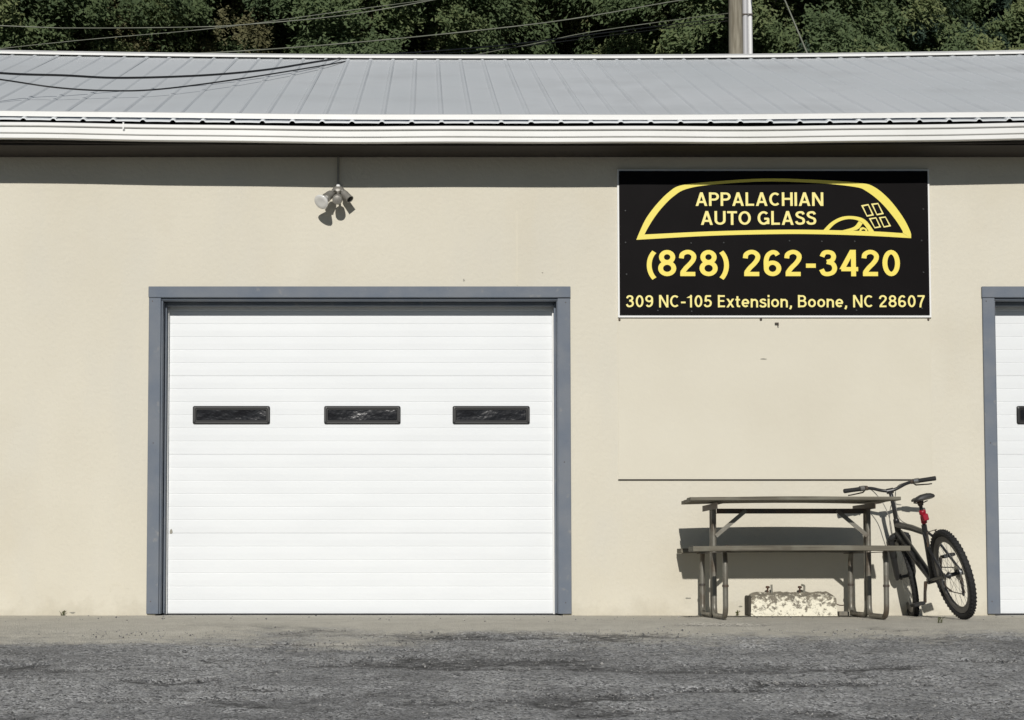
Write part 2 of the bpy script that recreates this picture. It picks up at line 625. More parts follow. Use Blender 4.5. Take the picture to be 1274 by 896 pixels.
def spread(a, b, n, grow=1.5):
    """coordinates from a to b whose steps grow"""
    w = [grow ** i for i in range(n)]
    s = sum(w)
    out = []
    t = a
    for q in w:
        t += (b - a) * q / s
        out.append(t)
    return out
xs = list(reversed(spread(-4.4, -600, 14))) + list(np.arange(-4.4, 5.3, 0.028)) + spread(5.3, 600, 14)
ys = list(reversed(spread(-6.2, -600, 14))) + list(np.arange(-6.2, 0.02, 0.028)) + [0.15, 0.4, 2, 6, 9.5, 10, 11, 14, 18, 23, 29, 35, 40, 46, 55, 70, 90, 120, 150, 250, 600]
nx, ny = len(xs), len(ys)
V = np.zeros((nx * ny, 3))
chip = np.zeros(nx * ny)
apron = np.zeros(nx * ny)
i = 0
for y in ys:
    fine = -6.3 < y < 0.05
    for x in xs:
        z = gz(x, y)
        if fine and -4.5 < x < 5.4:
            p = Vector((x * 0.55, y * 1.25, 0.3))
            n1 = mnoise.fractal(p, 0.9, 2.1, 5)
            n2 = mnoise.fractal(Vector((x * 3.1, y * 4.2, 5.0)), 0.8, 2.2, 4)
            n3 = mnoise.noise(Vector((x * 13.0, y * 13.0, 2.0)))
            n4 = mnoise.noise(Vector((x * 0.9 + 3.1, y * 0.9, 8.0)))
            far = min(1.0, max(0.0, (-y - 1.5) / 0.8))
            cv = min(1.0, max(0.0, (n1 + 0.45 * n2 - 0.36) * 3.0)) * far
            # broken-out hollows that show in the lot
            for (hx, hy, rx, ry) in ((2.02, -4.25, 0.42, 0.13), (3.35, -3.45, 0.45, 0.10), (-1.38, -4.2, 0.32, 0.10), (-1.25, -5.55, 0.4, 0.12), (0.35, -3.4, 0.8, 0.10), (0.05, -3.02, 0.7, 0.05), (4.1, -3.15, 0.5, 0.10), (1.55, -4.5, 0.35, 0.07), (2.05, -1.72, 0.30, 0.08), (3.9, -2.4, 0.4, 0.06), (-2.6, -3.6, 0.5, 0.08), (-0.6, -2.75, 0.5, 0.05)):
                dd = ((x - hx) / rx) ** 2 + ((y - hy) / ry) ** 2
                if dd < 2.2:
                    cv = max(cv, min(1.0, max(0.0, (0.95 - dd + 1.9 * n2 + 0.9 * n3) * 1.5)))
            z += 0.010 * n2 * far + 0.0035 * n3 * (0.35 + 0.65 * far) + 0.012 * n4 * far - 0.022 * cv
            if y > -0.25:
                z *= max(0.0, -y / 0.25)
                z -= 0.0
            chip[i] = cv
            # pale dusty strip along the wall
            edge = -2.45 + 0.45 * n4 + 0.35 * n1
            apron[i] = min(1.0, max(0.0, (y - edge) / 1.0 + 0.5))
        elif fine:
            apron[i] = 1.0 if y > -2.4 else 0.0
        V[i] = (x, y, z)
        i += 1
ii = np.arange(nx * ny).reshape(ny, nx)
quads = np.stack([ii[:-1, :-1], ii[:-1, 1:], ii[1:, 1:], ii[1:, :-1]], -1).reshape(-1, 4)
def np_mesh(name, V, F):
    me = bpy.data.meshes.new(name)
    k = F.shape[1]
    me.vertices.add(len(V))
    me.vertices.foreach_set('co', np.ascontiguousarray(V, dtype=np.float32).ravel())
    me.loops.add(F.size)
    me.loops.foreach_set('vertex_index', np.ascontiguousarray(F, dtype=np.int32).ravel())
    me.polygons.add(len(F))
    me.polygons.foreach_set('loop_start', np.arange(0, F.size, k, dtype=np.int32))
    me.update(calc_edges=True)
    return me
gm = np_mesh('ground', V, quads)
gm.materials.append(M_lot)
gm.materials.append(M_forest)
gm.materials.append(M_dark_ground)
fy = V[quads[:, 0], 1]
gm.polygons.foreach_set('material_index', np.where(fy >= 10.0, 1, np.where(fy < -7.0, 2, 0)).astype(np.int32))
gm.polygons.foreach_set('use_smooth', np.ones(len(quads), dtype=bool))
for nm, arr in (('chip', chip), ('apron', apron)):
    a = gm.attributes.new(nm, 'FLOAT', 'POINT')
    a.data.foreach_set('value', arr.astype(np.float32))
ground = bpy.data.objects.new('ground', gm)
COL.objects.link(ground)
tag(ground, kind='structure')

# ------------------------------------------------------------------ the building
BX0, BX1 = -6.3, 8.66          # ends
DEPTH = 8.2
EAVE_Y, EAVE_Z = -0.50, 3.775
RIDGE_Y, RIDGE_Z = 4.1, 5.60
DX2 = 6.568                    # from the first door to the second
bld = thing('garage_building', 'long cream stucco garage with grey ribbed metal roof and two white overhead doors', 'building', (BX0, 0, 0))

def sag(x):
    """the long roof sags a little between its ends"""
    return 0.034 * min(1.7, ((x - 0.9) / 4.3) ** 2)

# front wall with the two openings
OPEN = [(-2.12, 1.07), (-2.12 + DX2, 1.07 + DX2)]
OZ = 2.53
WT = 3.66
wx = [BX0, OPEN[0][0], OPEN[0][1], OPEN[1][0], OPEN[1][1], BX1]
m = MB()
for k in range(5):
    x0, x1 = wx[k], wx[k + 1]
    z0 = OZ if k in (1, 3) else -0.25
    vs = []
    m.add([(x0, 0, z0), (x1, 0, z0), (x1, 0, WT), (x0, 0, WT)], [(0, 1, 2, 3)])
    m.add([(x0, 0.3, z0), (x1, 0.3, z0), (x1, 0.3, WT), (x0, 0.3, WT)], [(3, 2, 1, 0)])
for (a, b) in OPEN:
    m.add([(a, 0, -0.25), (a, 0.3, -0.25), (a, 0.3, OZ), (a, 0, OZ)], [(0, 1, 2, 3)])
    m.add([(b, 0, -0.25), (b, 0.3, -0.25), (b, 0.3, OZ), (b, 0, OZ)], [(3, 2, 1, 0)])
    m.add([(a, 0, OZ), (b, 0, OZ), (b, 0.3, OZ), (a, 0.3, OZ)], [(0, 1, 2, 3)])
m.build('front_wall', M_wall, bld)
# gable ends and back
gp = [(0.3, -0.25), (DEPTH, -0.25), (DEPTH, 3.66), (RIDGE_Y, 5.46), (0.3, 3.95)]
for (x0, x1) in ((BX0, BX0 + 0.25), (BX1 - 0.25, BX1)):
    g = MB()
    n = len(gp)
    g.add([(x0, y, z) for y, z in gp] + [(x1, y, z) for y, z in gp],
          [tuple(range(n)), tuple(range(2 * n - 1, n - 1, -1))] + [(q, (q + 1) % n, (q + 1) % n + n, q + n) for q in range(n)])
    g.build('gable_wall', M_wall, bld)
MB().box(BX0 + 0.26, BX1 - 0.26, DEPTH - 0.25, DEPTH, -0.25, 3.64).build('rear_wall', M_wall, bld)
MB().box(BX0 + 0.26, BX1 - 0.26, 0.31, DEPTH - 0.26, -0.20, 0.012).build('shop_floor', M_inside, bld)
# soffit and fascia
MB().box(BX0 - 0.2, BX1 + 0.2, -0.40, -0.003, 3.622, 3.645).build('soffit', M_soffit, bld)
XS = list(np.linspace(BX0 - 0.25, BX1 + 0.25, 61))
fm = MB()
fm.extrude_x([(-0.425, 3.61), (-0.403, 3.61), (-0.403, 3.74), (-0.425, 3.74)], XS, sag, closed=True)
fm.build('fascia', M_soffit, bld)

# gutter (bead lip, face, lower band)
gu = MB()
prof = [(-0.428, 3.745), (-0.428, 3.626), (-0.494, 3.620), (-0.500, 3.624), (-0.500, 3.653), (-0.503, 3.657), (-0.512, 3.660), (-0.514, 3.664),
        (-0.514, 3.706), (-0.531, 3.710), (-0.533, 3.714), (-0.533, 3.733), (-0.529, 3.737), (-0.518, 3.737), (-0.518, 3.728),
        (-0.508, 3.72), (-0.505, 3.668), (-0.47, 3.634), (-0.436, 3.634), (-0.436, 3.745)]
def gsag(x):
    return sag(x) + 0.003 * math.sin(x * 1.7) + 0.002 * math.sin(x * 4.1 + 1)
gu.extrude_x(prof, XS, gsag, closed=True)
gut = gu.build('gutter', M_white, bld)
for gx in (-2.31, 5.7):
    MB().box(gx - 0.006, gx + 0.006, -0.536, -0.5335, 3.695 + gsag(gx), 3.748 + gsag(gx)).build('gutter_joint', M_white, gut)

# roof panels: five ribs each, lapped, individually sagging with the roof
roof = part_group('roof', (BX0, EAVE_Y, EAVE_Z), bld)
RP = 0.2286
PITCH = (RIDGE_Z - EAVE_Z) / (RIDGE_Y - EAVE_Y)
def rib_profile(n, x0):
    out = []
    for k in range(n):
        c = x0 + k * RP
        out += [(c - 0.023, 0.0), (c - 0.008, 0.0125), (c + 0.008, 0.0125), (c + 0.023, 0.0)]
        out += [(c + RP * 0.38, 0.0015), (c + RP * 0.62, 0.0015)]
    return out
def roof_panel(x0, side, j):
    """one sheet: ribs every 0.23 m, from the eave to the ridge, with a turned-down eave lip"""
    r_ = random.Random(j * 31 + side)
    prof = rib_profile(4, x0)
    prof = [(-9, 0)] + prof + [(x0 + 4 * RP - 0.024, 0.0), (x0 + 4 * RP - 0.009, 0.0130), (x0 + 4 * RP + 0.009, 0.0130), (x0 + 4 * RP + 0.022, 0.0035)]
    prof = prof[1:]
    ts = [0.0, 0.08, 0.25, 0.45, 0.65, 0.85, 1.0]
    mb = MB()
    P = len(prof)
    vs = []
    off = r_.uniform(-0.003, 0.003)
    slip = r_.uniform(-0.006, 0.010)
    for ti, t in enumerate(ts):
        yy = EAVE_Y + (RIDGE_Y - EAVE_Y) * t
        if ti == 0:
            yy -= slip
        if side:
            yy = 2 * RIDGE_Y - yy
        wav = 0.0025 * math.sin(t * 7 + j)
        for (x, h) in prof:
            vs.append((x, yy, EAVE_Z + (RIDGE_Z - EAVE_Z) * t + h + sag(x) + wav * (1 if h < 0.01 else 0) + off * 0))
    nrow = len(ts)
    fs = [(i * P + k, i * P + k + 1, (i + 1) * P + k + 1, (i + 1) * P + k) for i in range(nrow - 1) for k in range(P - 1)]
    # eave lip
    base = len(vs)
    for k, (x, h) in enumerate(prof):
        a = vs[k]
        vs.append((a[0], a[1] - 0.002, a[2] - 0.011))
    fs += [(k, base + k, base + k + 1, k + 1) for k in range(P - 1)]
    mb.add(vs, fs)
    return mb.build('roof_panel', M_roof, roof)
NP = 17
PX0 = BX0 - 0.21
# rib phase so that a rib stands where the photograph shows one
for side in (0, 1):
    for j in range(NP):
        roof_panel(PX0 + j * RP * 4, side, j)
# roof deck under the sheets keeps the inside dark
dk = MB()
for x0, x1 in ((BX0 - 0.2, BX1 + 0.2),):
    for s in (0, 1):
        e = (EAVE_Y + 0.10) if not s else (2 * RIDGE_Y - EAVE_Y - 0.10)
        z0 = EAVE_Z + PITCH * 0.10 - 0.055
        n = 30
        for q in range(n):
            xa = x0 + (x1 - x0) * q / n
            xb = x0 + (x1 - x0) * (q + 1) / n
            dk.add([(xa, e, z0 + sag(xa)), (xb, e, z0 + sag(xb)), (xb, RIDGE_Y, RIDGE_Z - 0.055 + sag(xb)), (xa, RIDGE_Y, RIDGE_Z - 0.055 + sag(xa))], [(0, 1, 2, 3)])
dk.build('roof_deck', M_soffit, roof)
# white strip standing on the ribs above the eave
et = MB()
et.extrude_x([(-0.462, EAVE_Z + 0.030), (-0.462, EAVE_Z + 0.068), (-0.457, EAVE_Z + 0.071), (-0.42, EAVE_Z + 0.083), (-0.42, EAVE_Z + 0.077), (-0.455, EAVE_Z + 0.064), (-0.457, EAVE_Z + 0.030)], XS,
             lambda x: sag(x) + 0.0015 * math.sin(x * 2.3), closed=True)
et.build('eave_strip', M_white, roof)
# ridge cap
rc = MB()
rz = RIDGE_Z
rc.extrude_x([(RIDGE_Y - 0.130, rz + 0.022 - 0.13 * PITCH), (RIDGE_Y - 0.132, rz + 0.043 - 0.13 * PITCH), (RIDGE_Y - 0.02, rz + 0.040), (RIDGE_Y + 0.02, rz + 0.040), (RIDGE_Y + 0.132, rz + 0.043 - 0.13 * PITCH), (RIDGE_Y + 0.130, rz + 0.022 - 0.13 * PITCH),
              (RIDGE_Y + 0.126, rz + 0.038 - 0.13 * PITCH), (RIDGE_Y, rz + 0.032), (RIDGE_Y - 0.126, rz + 0.038 - 0.13 * PITCH)], XS, sag, closed=True)
rc.build('ridge_cap', M_white, roof)

# boarded-over opening under the sign and small marks on the wall
MB().box(1.512, 3.975, -0.0035, -0.0003, 1.066, 2.338, 0.001).build('cover_board', M_patch, bld)
MB().box(0.716, 0.724, -0.004, 0.003, 2.60, 3.19).build('wall_seam', M_patch, bld)
MB().box(1.508, 3.97, -0.010, 0.002, 1.0575, 1.0655).build('painted_shade_line', M_soffit, bld)  # dark strip painted in for the shadow line under the cover board
for (bx, bz, s) in ((2.640, 2.327, 0.010), (1.525, 2.325, 0.009), (3.96, 2.327, 0.009)):
    MB().lathe([(s, 0), (s, 0.006), (s * 0.5, 0.009)], (bx, -0.0045, bz), (0, -1, 0), 8).build('screw_head', M_iron, bld)
MB().box(2.748, 2.776, -0.030, -0.013, 2.292, 2.300).box(2.769, 2.776, -0.034, -0.013, 2.275, 2.292).build('bracket', M_iron, bld)

def flake(parent, x, z, w, h, y, material, seed):
    r_ = random.Random(seed)
    n = 9
    poly = []
    for k in range(n):
        a = 2 * math.pi * k / n
        q = r_.uniform(0.45, 1.0)
        poly.append((x + w * q * math.cos(a), z + h * q * math.sin(a)))
    MB().slab_xz(poly, y - 0.0025, y + 0.001).build('paint_flake', material, parent)
for (fx, fz, fw_, fh_, fm_, fy_) in ((-2.42, 0.245, 0.05, 0.016, M_patch, 0), (-2.35, 0.215, 0.03, 0.010, M_patch, 0), (2.655, 2.015, 0.030, 0.006, M_bolt, -0.005), (2.05, 0.135, 0.028, 0.008, M_bolt, 0),
                                     (-2.47, 0.20, 0.012, 0.020, M_patch, 0), (0.30, 2.64, 0.010, 0.014, M_bolt, 0), (0.92, 2.70, 0.010, 0.007, M_bolt, 0), (2.46, 0.07, 0.02, 0.008, M_bolt, 0), (-2.76, 0.02, 0.03, 0.010, M_bolt, 0)):
    flake(bld, fx, fz, fw_, fh_, fy_, fm_, int(fx * 100) + 7)

# overhead doors ---------------------------------------------------------------
def overhead_door(dx, label):
    d = part_group('overhead_door', (-2.06 + dx, 0.2, 0), bld)
    d['label'] = label
    ZS = [0.011, 0.646, 1.272, 1.902, 2.526]
    x0, x1 = -2.066 + dx, 1.024 + dx
    wins = [(-1.859, -1.244), (-0.812, -0.203), (0.212, 0.827)]
    wz0, wz1 = 1.517, 1.661
    yf = 0.200
    for s in range(4):
        a, b = ZS[s] + 0.0006, ZS[s + 1] - 0.0006
        step = (b - a) / 6
        prof = [(yf + 0.045, a), (yf + 0.0016, a)]
        for k in range(6):
            z = a + k * step
            prof += [(yf + 0.0020, z + 0.0014), (yf, z + 0.0060), (yf - 0.0008, z + step * 0.5), (yf, z + step - 0.004), (yf + 0.0014, z + step - 0.001)]
        prof += [(yf + 0.0016, b), (yf + 0.045, b)]
        mb = MB()
        mb.extrude_x(prof, [x0, (x0 * 2 + x1) / 3, (x0 + 2 * x1) / 3, x1], None, closed=True)
        mb.build('door_section', M_door, d)
    for (wa, wb) in wins:
        wa += dx
        wb += dx
        def rr(xa, xb, za, zb, r, n=4):
            pts = []
            for cx_, cz_, a0 in ((xb - r, zb - r, 0), (xa + r, zb - r, 90), (xa + r, za + r, 180), (xb - r, za + r, 270)):
                for q in range(n + 1):
                    an = R(a0 + 90 * q / n)
                    pts.append((cx_ + r * math.cos(an), cz_ + r * math.sin(an)))
            return pts
        w = MB()
        rings = [(rr(wa, wb, wz0, wz1, 0.014), yf + 0.006), (rr(wa, wb, wz0, wz1, 0.014), yf - 0.010),
                 (rr(wa + 0.006, wb - 0.006, wz0 + 0.006, wz1 - 0.006, 0.012), yf - 0.015),
                 (rr(wa + 0.018, wb - 0.018, wz0 + 0.018, wz1 - 0.018, 0.010), yf - 0.015),
                 (rr(wa + 0.022, wb - 0.022, wz0 + 0.022, wz1 - 0.022, 0.010), yf - 0.009),
                 (rr(wa + 0.027, wb - 0.027, wz0 + 0.027, wz1 - 0.027, 0.010), yf - 0.009),
                 (rr(wa + 0.034, wb - 0.034, wz0 + 0.034, wz1 - 0.034, 0.010), yf - 0.0015)]
        vs = []
        fs = []
        K = len(rings[0][0])
        for ri, (pts, yy) in enumerate(rings):
            vs += [(x, yy, z) for x, z in pts]
            if ri:
                fs += [((ri - 1) * K + k, (ri - 1) * K + (k + 1) % K, ri * K + (k + 1) % K, ri * K + k) for k in range(K)]
        w.add(vs, fs)
        w.build('window_frame', M_frame_blk, d, smooth=True, angle=35)
        p = MB()
        p.box(wa + 0.030, wb - 0.030, yf - 0.0035, yf - 0.0005, wz0 + 0.030, wz1 - 0.030)
        p.build('pane', M_pane, d)
    MB().box(x0 + 0.012, x1 - 0.012, yf + 0.008, yf + 0.04, 0.003, 0.0115).build('bottom_seal', M_rubber, d)
    MB().box(-2.0735 + dx, -2.050 + dx, 0.165, 0.190, 0.006, 2.432, 0.003).build('side_seal', M_seal, d)
    MB().box(1.006 + dx, 1.0285 + dx, 0.165, 0.190, 0.006, 2.432, 0.003).build('side_seal', M_seal, d)
    if dx == 0:
        flake(d, -2.025, 0.665, 0.018, 0.026, yf, M_bolt, 4)
    # wooden frame
    fr = part_group('door_frame', (-2.18 + dx, 0, 0), bld)
    def board(name, x0, x1, y0, y1, z0, z1, c=0.004):
        mb = MB()
        mb.box(x0 + dx, x1 + dx, y0, y1, z0, z1, c)
        return mb.build(name, M_trim, fr)
    board('jamb', -2.183, -2.088, -0.024, -0.001, 0.012, 2.496)
    board('jamb', 1.036, 1.137, -0.024, -0.001, 0.012, 2.492)
    board('header', -2.187, 1.139, -0.027, -0.001, 2.4985, 2.587)
    board('jamb_lining', -2.118, -2.0765, 0.001, 0.28, 0.012, 2.478, 0.003)
    board('jamb_lining', 1.0315, 1.068, 0.001, 0.28, 0.012, 2.478, 0.003)
    board('head_lining', -2.117, 1.067, 0.001, 0.190, 2.481, 2.526, 0.003)
    board('door_stop', -2.0755, -2.060, 0.10, 0.150, 0.015, 2.475, 0.002)
    board('door_stop', 1.016, 1.0305, 0.10, 0.150, 0.015, 2.475, 0.002)
    board('door_stop', -2.056, 1.012, 0.10, 0.150, 2.452, 2.479, 0.002)
    for (nx_, nz_) in ((-2.155, 2.47), (-2.14, 1.35), (-2.15, 0.11), (1.10, 2.46), (1.085, 1.2), (1.09, 0.10)):
        MB().lathe([(0.005, 0), (0.004, 0.002)], (nx_ + dx, -0.0238, nz_), (0, -1, 0), 6).build('nail_head', M_iron, fr)
overhead_door(0.0, 'white ribbed overhead door with three slot windows')
overhead_door(DX2, 'white overhead door cut off at the right edge of the photo')

# ------------------------------------------------------------------ sign
sg = thing('shop_sign', 'large black sign with yellow phone number and windshield emblem, mounted high on the wall', 'sign', (2.745, -0.005, 2.335))
MB().box(1.512, 3.982, -0.020, -0.001, 2.341, 3.522, 0.002).build('backing_board', M_seal, sg)
SX0, SX1, SZ0, SZ1 = 1.526, 3.966, 2.360, 3.506
SC = 1 / 2.963
def sp(zx, zy):
    """point on the sign face from the layout drawing (drawing units) to metres"""
    px = 750 + zx * SC
    py = 200 + zy * SC
    return (SX0 + (px - 770.0) / (1157.0 - 770.0) * (SX1 - SX0), SZ1 - (py - 213.0) / (392.0 - 213.0) * (SZ1 - SZ0))
YS = -0.030
MB().box(SX0, SX1, YS, -0.0205, SZ0, SZ1, 0.001).build('sign_face', M_sign, sg)
def arc(cx, cz, rx, rz, a0, a1, n=14):
    return [(cx + rx * math.cos(R(a0 + (a1 - a0) * k / n)), cz + rz * math.sin(R(a0 + (a1 - a0) * k / n))) for k in range(n + 1)]
def sm(*p):
    return [(q.x, q.y) for q in bez([(x, z, 0) for x, z in p], 4)]
HW = 0.085                     # half stroke, cap height 1
def glyphs():
    T, B = 1 - HW, HW
    six = [arc(.30, .30, .205, .215, 0, 360, 24), sm((.475, .80), (.40, .895), (.28, .905), (.155, .80), (.095, .60), (.095, .32))]
    es = sm((.50, .76), (.43, .89), (.29, .915), (.15, .86), (.10, .73), (.17, .60), (.31, .525), (.46, .44), (.51, .28), (.45, .13), (.29, .085), (.14, .12), (.06, .26))
    X = .70                    # height of small letters
    return {
        'A': (.72, [[(.09, 0), (.36, 1)], [(.63, 0), (.36, 1)], [(.17, .29), (.55, .29)]]),
        'P': (.62, [[(.09, 0), (.09, 1)], [(.10, T), (.33, T)] + arc(.33, T - .225, .21, .225, 90, -90, 10) + [(.10, T - .45)]]),
        'L': (.54, [[(.09, 0), (.09, 1)], [(.10, B), (.52, B)]]),
        'C': (.68, [arc(.37, .5, .28, .415, 48, 312, 18)]),
        'H': (.68, [[(.09, 0), (.09, 1)], [(.59, 0), (.59, 1)], [(.10, .52), (.58, .52)]]),
        'I': (.18, [[(.09, 0), (.09, 1)]]),
        'N': (.70, [[(.09, 0), (.09, 1)], [(.61, 0), (.61, 1)], [(.10, 1), (.60, 0)]]),
        'U': (.68, [[(.09, 1), (.09, .34)] + arc(.34, .34, .25, .255, 180, 360, 12) + [(.59, 1)]]),
        'T': (.58, [[(0, T), (.58, T)], [(.29, 0), (.29, T)]]),
        'O': (.74, [arc(.37, .5, .285, .415, 0, 360, 28)]),
        'G': (.72, [arc(.37, .5, .285, .415, 46, 318, 18), [(.625, .47), (.625, .06)], [(.40, .445), (.66, .445)]]),
        'S': (.58, [es]),
        'E': (.54, [[(.09, 0), (.09, 1)], [(.10, T), (.51, T)], [(.10, .52), (.47, .52)], [(.10, B), (.52, B)]]),
        'B': (.64, [[(.09, 0), (.09, 1)], [(.10, T), (.34, T)] + arc(.34, .725, .18, .19, 90, -90, 8) + [(.10, .535)], [(.10, .525), (.36, .525)] + arc(.36, .305, .20, .22, 90, -90, 8) + [(.10, B)]]),
        'x': (.56, [[(.08, X), (.48, 0)], [(.48, X), (.08, 0)]]),
        't': (.36, [[(.15, .90), (.15, .22), (.18, .10), (.25, .08), (.34, .085)], [(.01, X - .08), (.33, X - .08)]]),
        'e': (.56, [arc(.28, X / 2, .205, X / 2 - .08, 355, 50, 16)[::-1][:0] + arc(.28, X / 2, .205, X / 2 - .08, 0, 315, 20), [(.10, X / 2 - .01), (.52, X / 2 - .01)]]),
        'n': (.56, [[(.085, 0), (.085, X)], [(.09, .42), (.13, .55), (.22, X - .09), (.34, X - .085), (.44, X - .17), (.465, .46), (.465, 0)]]),
        's': (.48, [[(x * .84, z * X) for x, z in es]]),
        'i': (.18, [[(.09, 0), (.09, X)], [(.09, .83), (.09, 1)]]),
        'o': (.58, [arc(.29, X / 2, .21, X / 2 - .08, 0, 360, 24)]),
        ',': (.22, [[(.12, .15), (.12, .02), (.05, -.14)]]),
        '0': (.60, [arc(.30, .5, .205, .415, 0, 360, 28)]),
        '1': (.42, [[(.27, 0), (.27, 1)], [(.26, .90), (.07, .77)]]),
        '2': (.60, [sm((.09, .68), (.12, .83), (.25, .915), (.39, .90), (.49, .79), (.48, .64), (.38, .48), (.24, .32), (.12, .14)), [(.05, B), (.54, B)]]),
        '3': (.60, [sm((.09, .74), (.16, .88), (.29, .915), (.42, .87), (.47, .74), (.41, .60), (.25, .545)), sm((.25, .545), (.43, .48), (.50, .31), (.44, .15), (.29, .085), (.15, .11), (.07, .26))]),
        '4': (.62, [[(.42, 1), (.07, .27)], [(.04, .27), (.59, .27)], [(.44, 0), (.44, 1)]]),
        '5': (.60, [[(.51, T), (.13, T)], [(.16, T), (.12, .47)], sm((.12, .47), (.22, .575), (.35, .575), (.47, .47), (.495, .32), (.43, .15), (.28, .085), (.14, .11), (.06, .24))]),
        '6': (.60, six),
        '7': (.58, [[(.04, T), (.54, T)], sm((.49, .90), (.36, .60), (.26, .28), (.23, 0))]),
        '8': (.60, [arc(.30, .725, .185, .19, 0, 360, 22), arc(.30, .30, .215, .215, 0, 360, 24)]),
        '9': (.60, [[(.60 - x, 1 - z) for x, z in st_] for st_ in six]),
        '(': (.36, [arc(.62, .42, .47, .66, 130, 230, 12)]),
        ')': (.36, [arc(-.26, .42, .47, .66, 50, -50, 12)]),
        '-': (.40, [[(.04, .40), (.36, .40)]]),
    }
GL = glyphs()
def stroke_quad(m, pts, y, hw):
    """one pen stroke as a thin band; straight slanting strokes are cut level"""
    n = len(pts)
    closed = n > 3 and math.dist(pts[0], pts[-1]) < 1e-6
    if closed:
        pts = pts[:-1]
        n -= 1
    L, Rr = [], []
    for i in range(n):
        p = pts[i]
        a = pts[i - 1] if (i > 0 or closed) else p
        b = pts[(i + 1) % n] if (i < n - 1 or closed) else p
        d1 = Vector((p[0] - a[0], p[1] - a[1]))
        d2 = Vector((b[0] - p[0], b[1] - p[1]))
        if d1.length < 1e-9: d1 = d2
        if d2.length < 1e-9: d2 = d1
        d1.normalize()
        d2.normalize()
        t = (d1 + d2)
        t = t.normalized() if t.length > 1e-6 else d2
        k = hw / max(0.5, t.dot(d2))
        nx_, nz_ = -t.y * k, t.x * k
        if n == 2 and abs(t.y) > 0.5:
            nx_, nz_ = -hw / t.y, 0.0
        L.append((p[0] + nx_, y, p[1] + nz_))
        Rr.append((p[0] - nx_, y, p[1] - nz_))
    m.add(L + Rr, [(i, (i + 1) % n, n + (i + 1) % n, n + i) for i in range(n if closed else n - 1)])
def lettering(txt, zx0, zx1, zy0, zy1, material, hw, gap=0.075, space=0.30):
    """words laid out in stroke letters and fitted to a rectangle of the sign"""
    words = []
    x = 0.0
    for w in txt.split(' '):
        m = MB()
        q = 0
        for ch in w:
            adv, strokes = GL[ch]
            for st_ in strokes:
                stroke_quad(m, [(x + a, b) for a, b in st_], -0.00006 * (q % 9), hw)
                q += 1
            x += adv + gap
        x += space
        words.append(m)
    A = np.array([v for m in words for v in m.v])
    lo, hi = A.min(0), A.max(0)
    (xa, za), (xb, zb) = sp(zx0, zy1), sp(zx1, zy0)
    for m in words:
        m.v = [(xa + (v[0] - lo[0]) / (hi[0] - lo[0]) * (xb - xa), YS - 0.0008 + v[1], za + (v[2] - lo[2]) / (hi[2] - lo[2]) * (zb - za)) for v in m.v]
        m.build('lettering', material, sg)
lettering('APPALACHIAN', 343, 817, 118, 168, M_cream_print, 0.075)
lettering('AUTO GLASS', 362, 790, 187, 238, M_cream_print, 0.075)
lettering('(828) 262-3420', 160, 1098, 330, 440, M_pale, 0.080)
lettering('309 NC-105 Extension, Boone, NC 28607', 82, 1188, 496, 549, M_cream_print, 0.067)
em = MB()
def rib(a, b, y=0.0015):
    em.ribbon_xz([sp(*p) for p in a], [sp(*p) for p in b], YS - y, YS + 0.0005)
def smooth2(pts, n=5):
    return [(p.x, p.y) for p in bez([(x, y, 0) for x, y in pts], n)]
outer = [(122, 293), (135, 262), (160, 212), (200, 160), (245, 116), (290, 92), (400, 79), (600, 67), (800, 72), (950, 83), (1005, 97), (1060, 142), (1110, 207), (1138, 262), (1141, 287)]
inner = [(152, 274), (166, 248), (190, 210), (222, 170), (262, 132), (308, 106), (400, 90), (600, 78), (800, 84), (935, 98), (978, 114), (1030, 155), (1080, 214), (1108, 258), (1110, 268)]
rib(smooth2(outer), smooth2(inner))
rib(smooth2([(153, 273.5), (400, 262), (650, 256), (820, 257), (1000, 262), (1109, 268.5)]), smooth2([(122, 293), (400, 278), (650, 272), (820, 273), (1000, 279), (1141, 287)]), 0.0019)
rib(smooth2([(812, 261), (846, 228), (888, 208), (936, 207), (974, 222), (1008, 268)]), smooth2([(832, 261), (860, 234), (894, 219), (930, 218), (962, 232), (988, 268)]), 0.0023)
rib(smooth2([(948, 224), (928, 246), (880, 260)]), smooth2([(962, 233), (940, 256), (880, 264)]), 0.0026)
rib([(948, 262), (952, 250), (962, 246)], [(956, 262), (958, 256), (966, 254)], 0.0027)
rib([(962, 246), (976, 252), (980, 262)], [(966, 254), (971, 257), (972, 262)], 0.0027)
em.build('emblem', M_yellow, sg)
wm = MB()
for q in ([(957, 166), (984, 161), (1004, 203), (978, 208)], [(994, 160), (1020, 157), (1041, 198), (1015, 203)], [(985, 214), (1012, 210), (1030, 247), (1006, 251)], [(1022, 210), (1047, 207), (1067, 243), (1040, 248)]):
    cx_ = sum(p[0] for p in q) / 4
    cy_ = sum(p[1] for p in q) / 4
    inn = [(cx_ + (p[0] - cx_) * 0.68, cy_ + (p[1] - cy_) * 0.78) for p in q]
    wm.ribbon_xz([sp(*p) for p in q], [sp(*p) for p in inn], YS - 0.002, YS + 0.0005, closed=True)
wm.build('window_emblem', M_cream_print, sg)
for (zx, zy) in ((82, 186), (82, 303), (85, 420), (200, 553), (325, 305), (325, 556), (446, 304), (690, 297), (810, 299), (932, 299), (935, 552), (1180, 296), (1188, 180), (1185, 413), (1178, 545)):
    x, z = sp(zx, zy)
    MB().lathe([(0.0085, 0), (0.008, 0.003), (0.004, 0.005)], (x, YS + 0.0003, z), (0, -1, 0), 10).build('screw', M_frame_blk, sg)

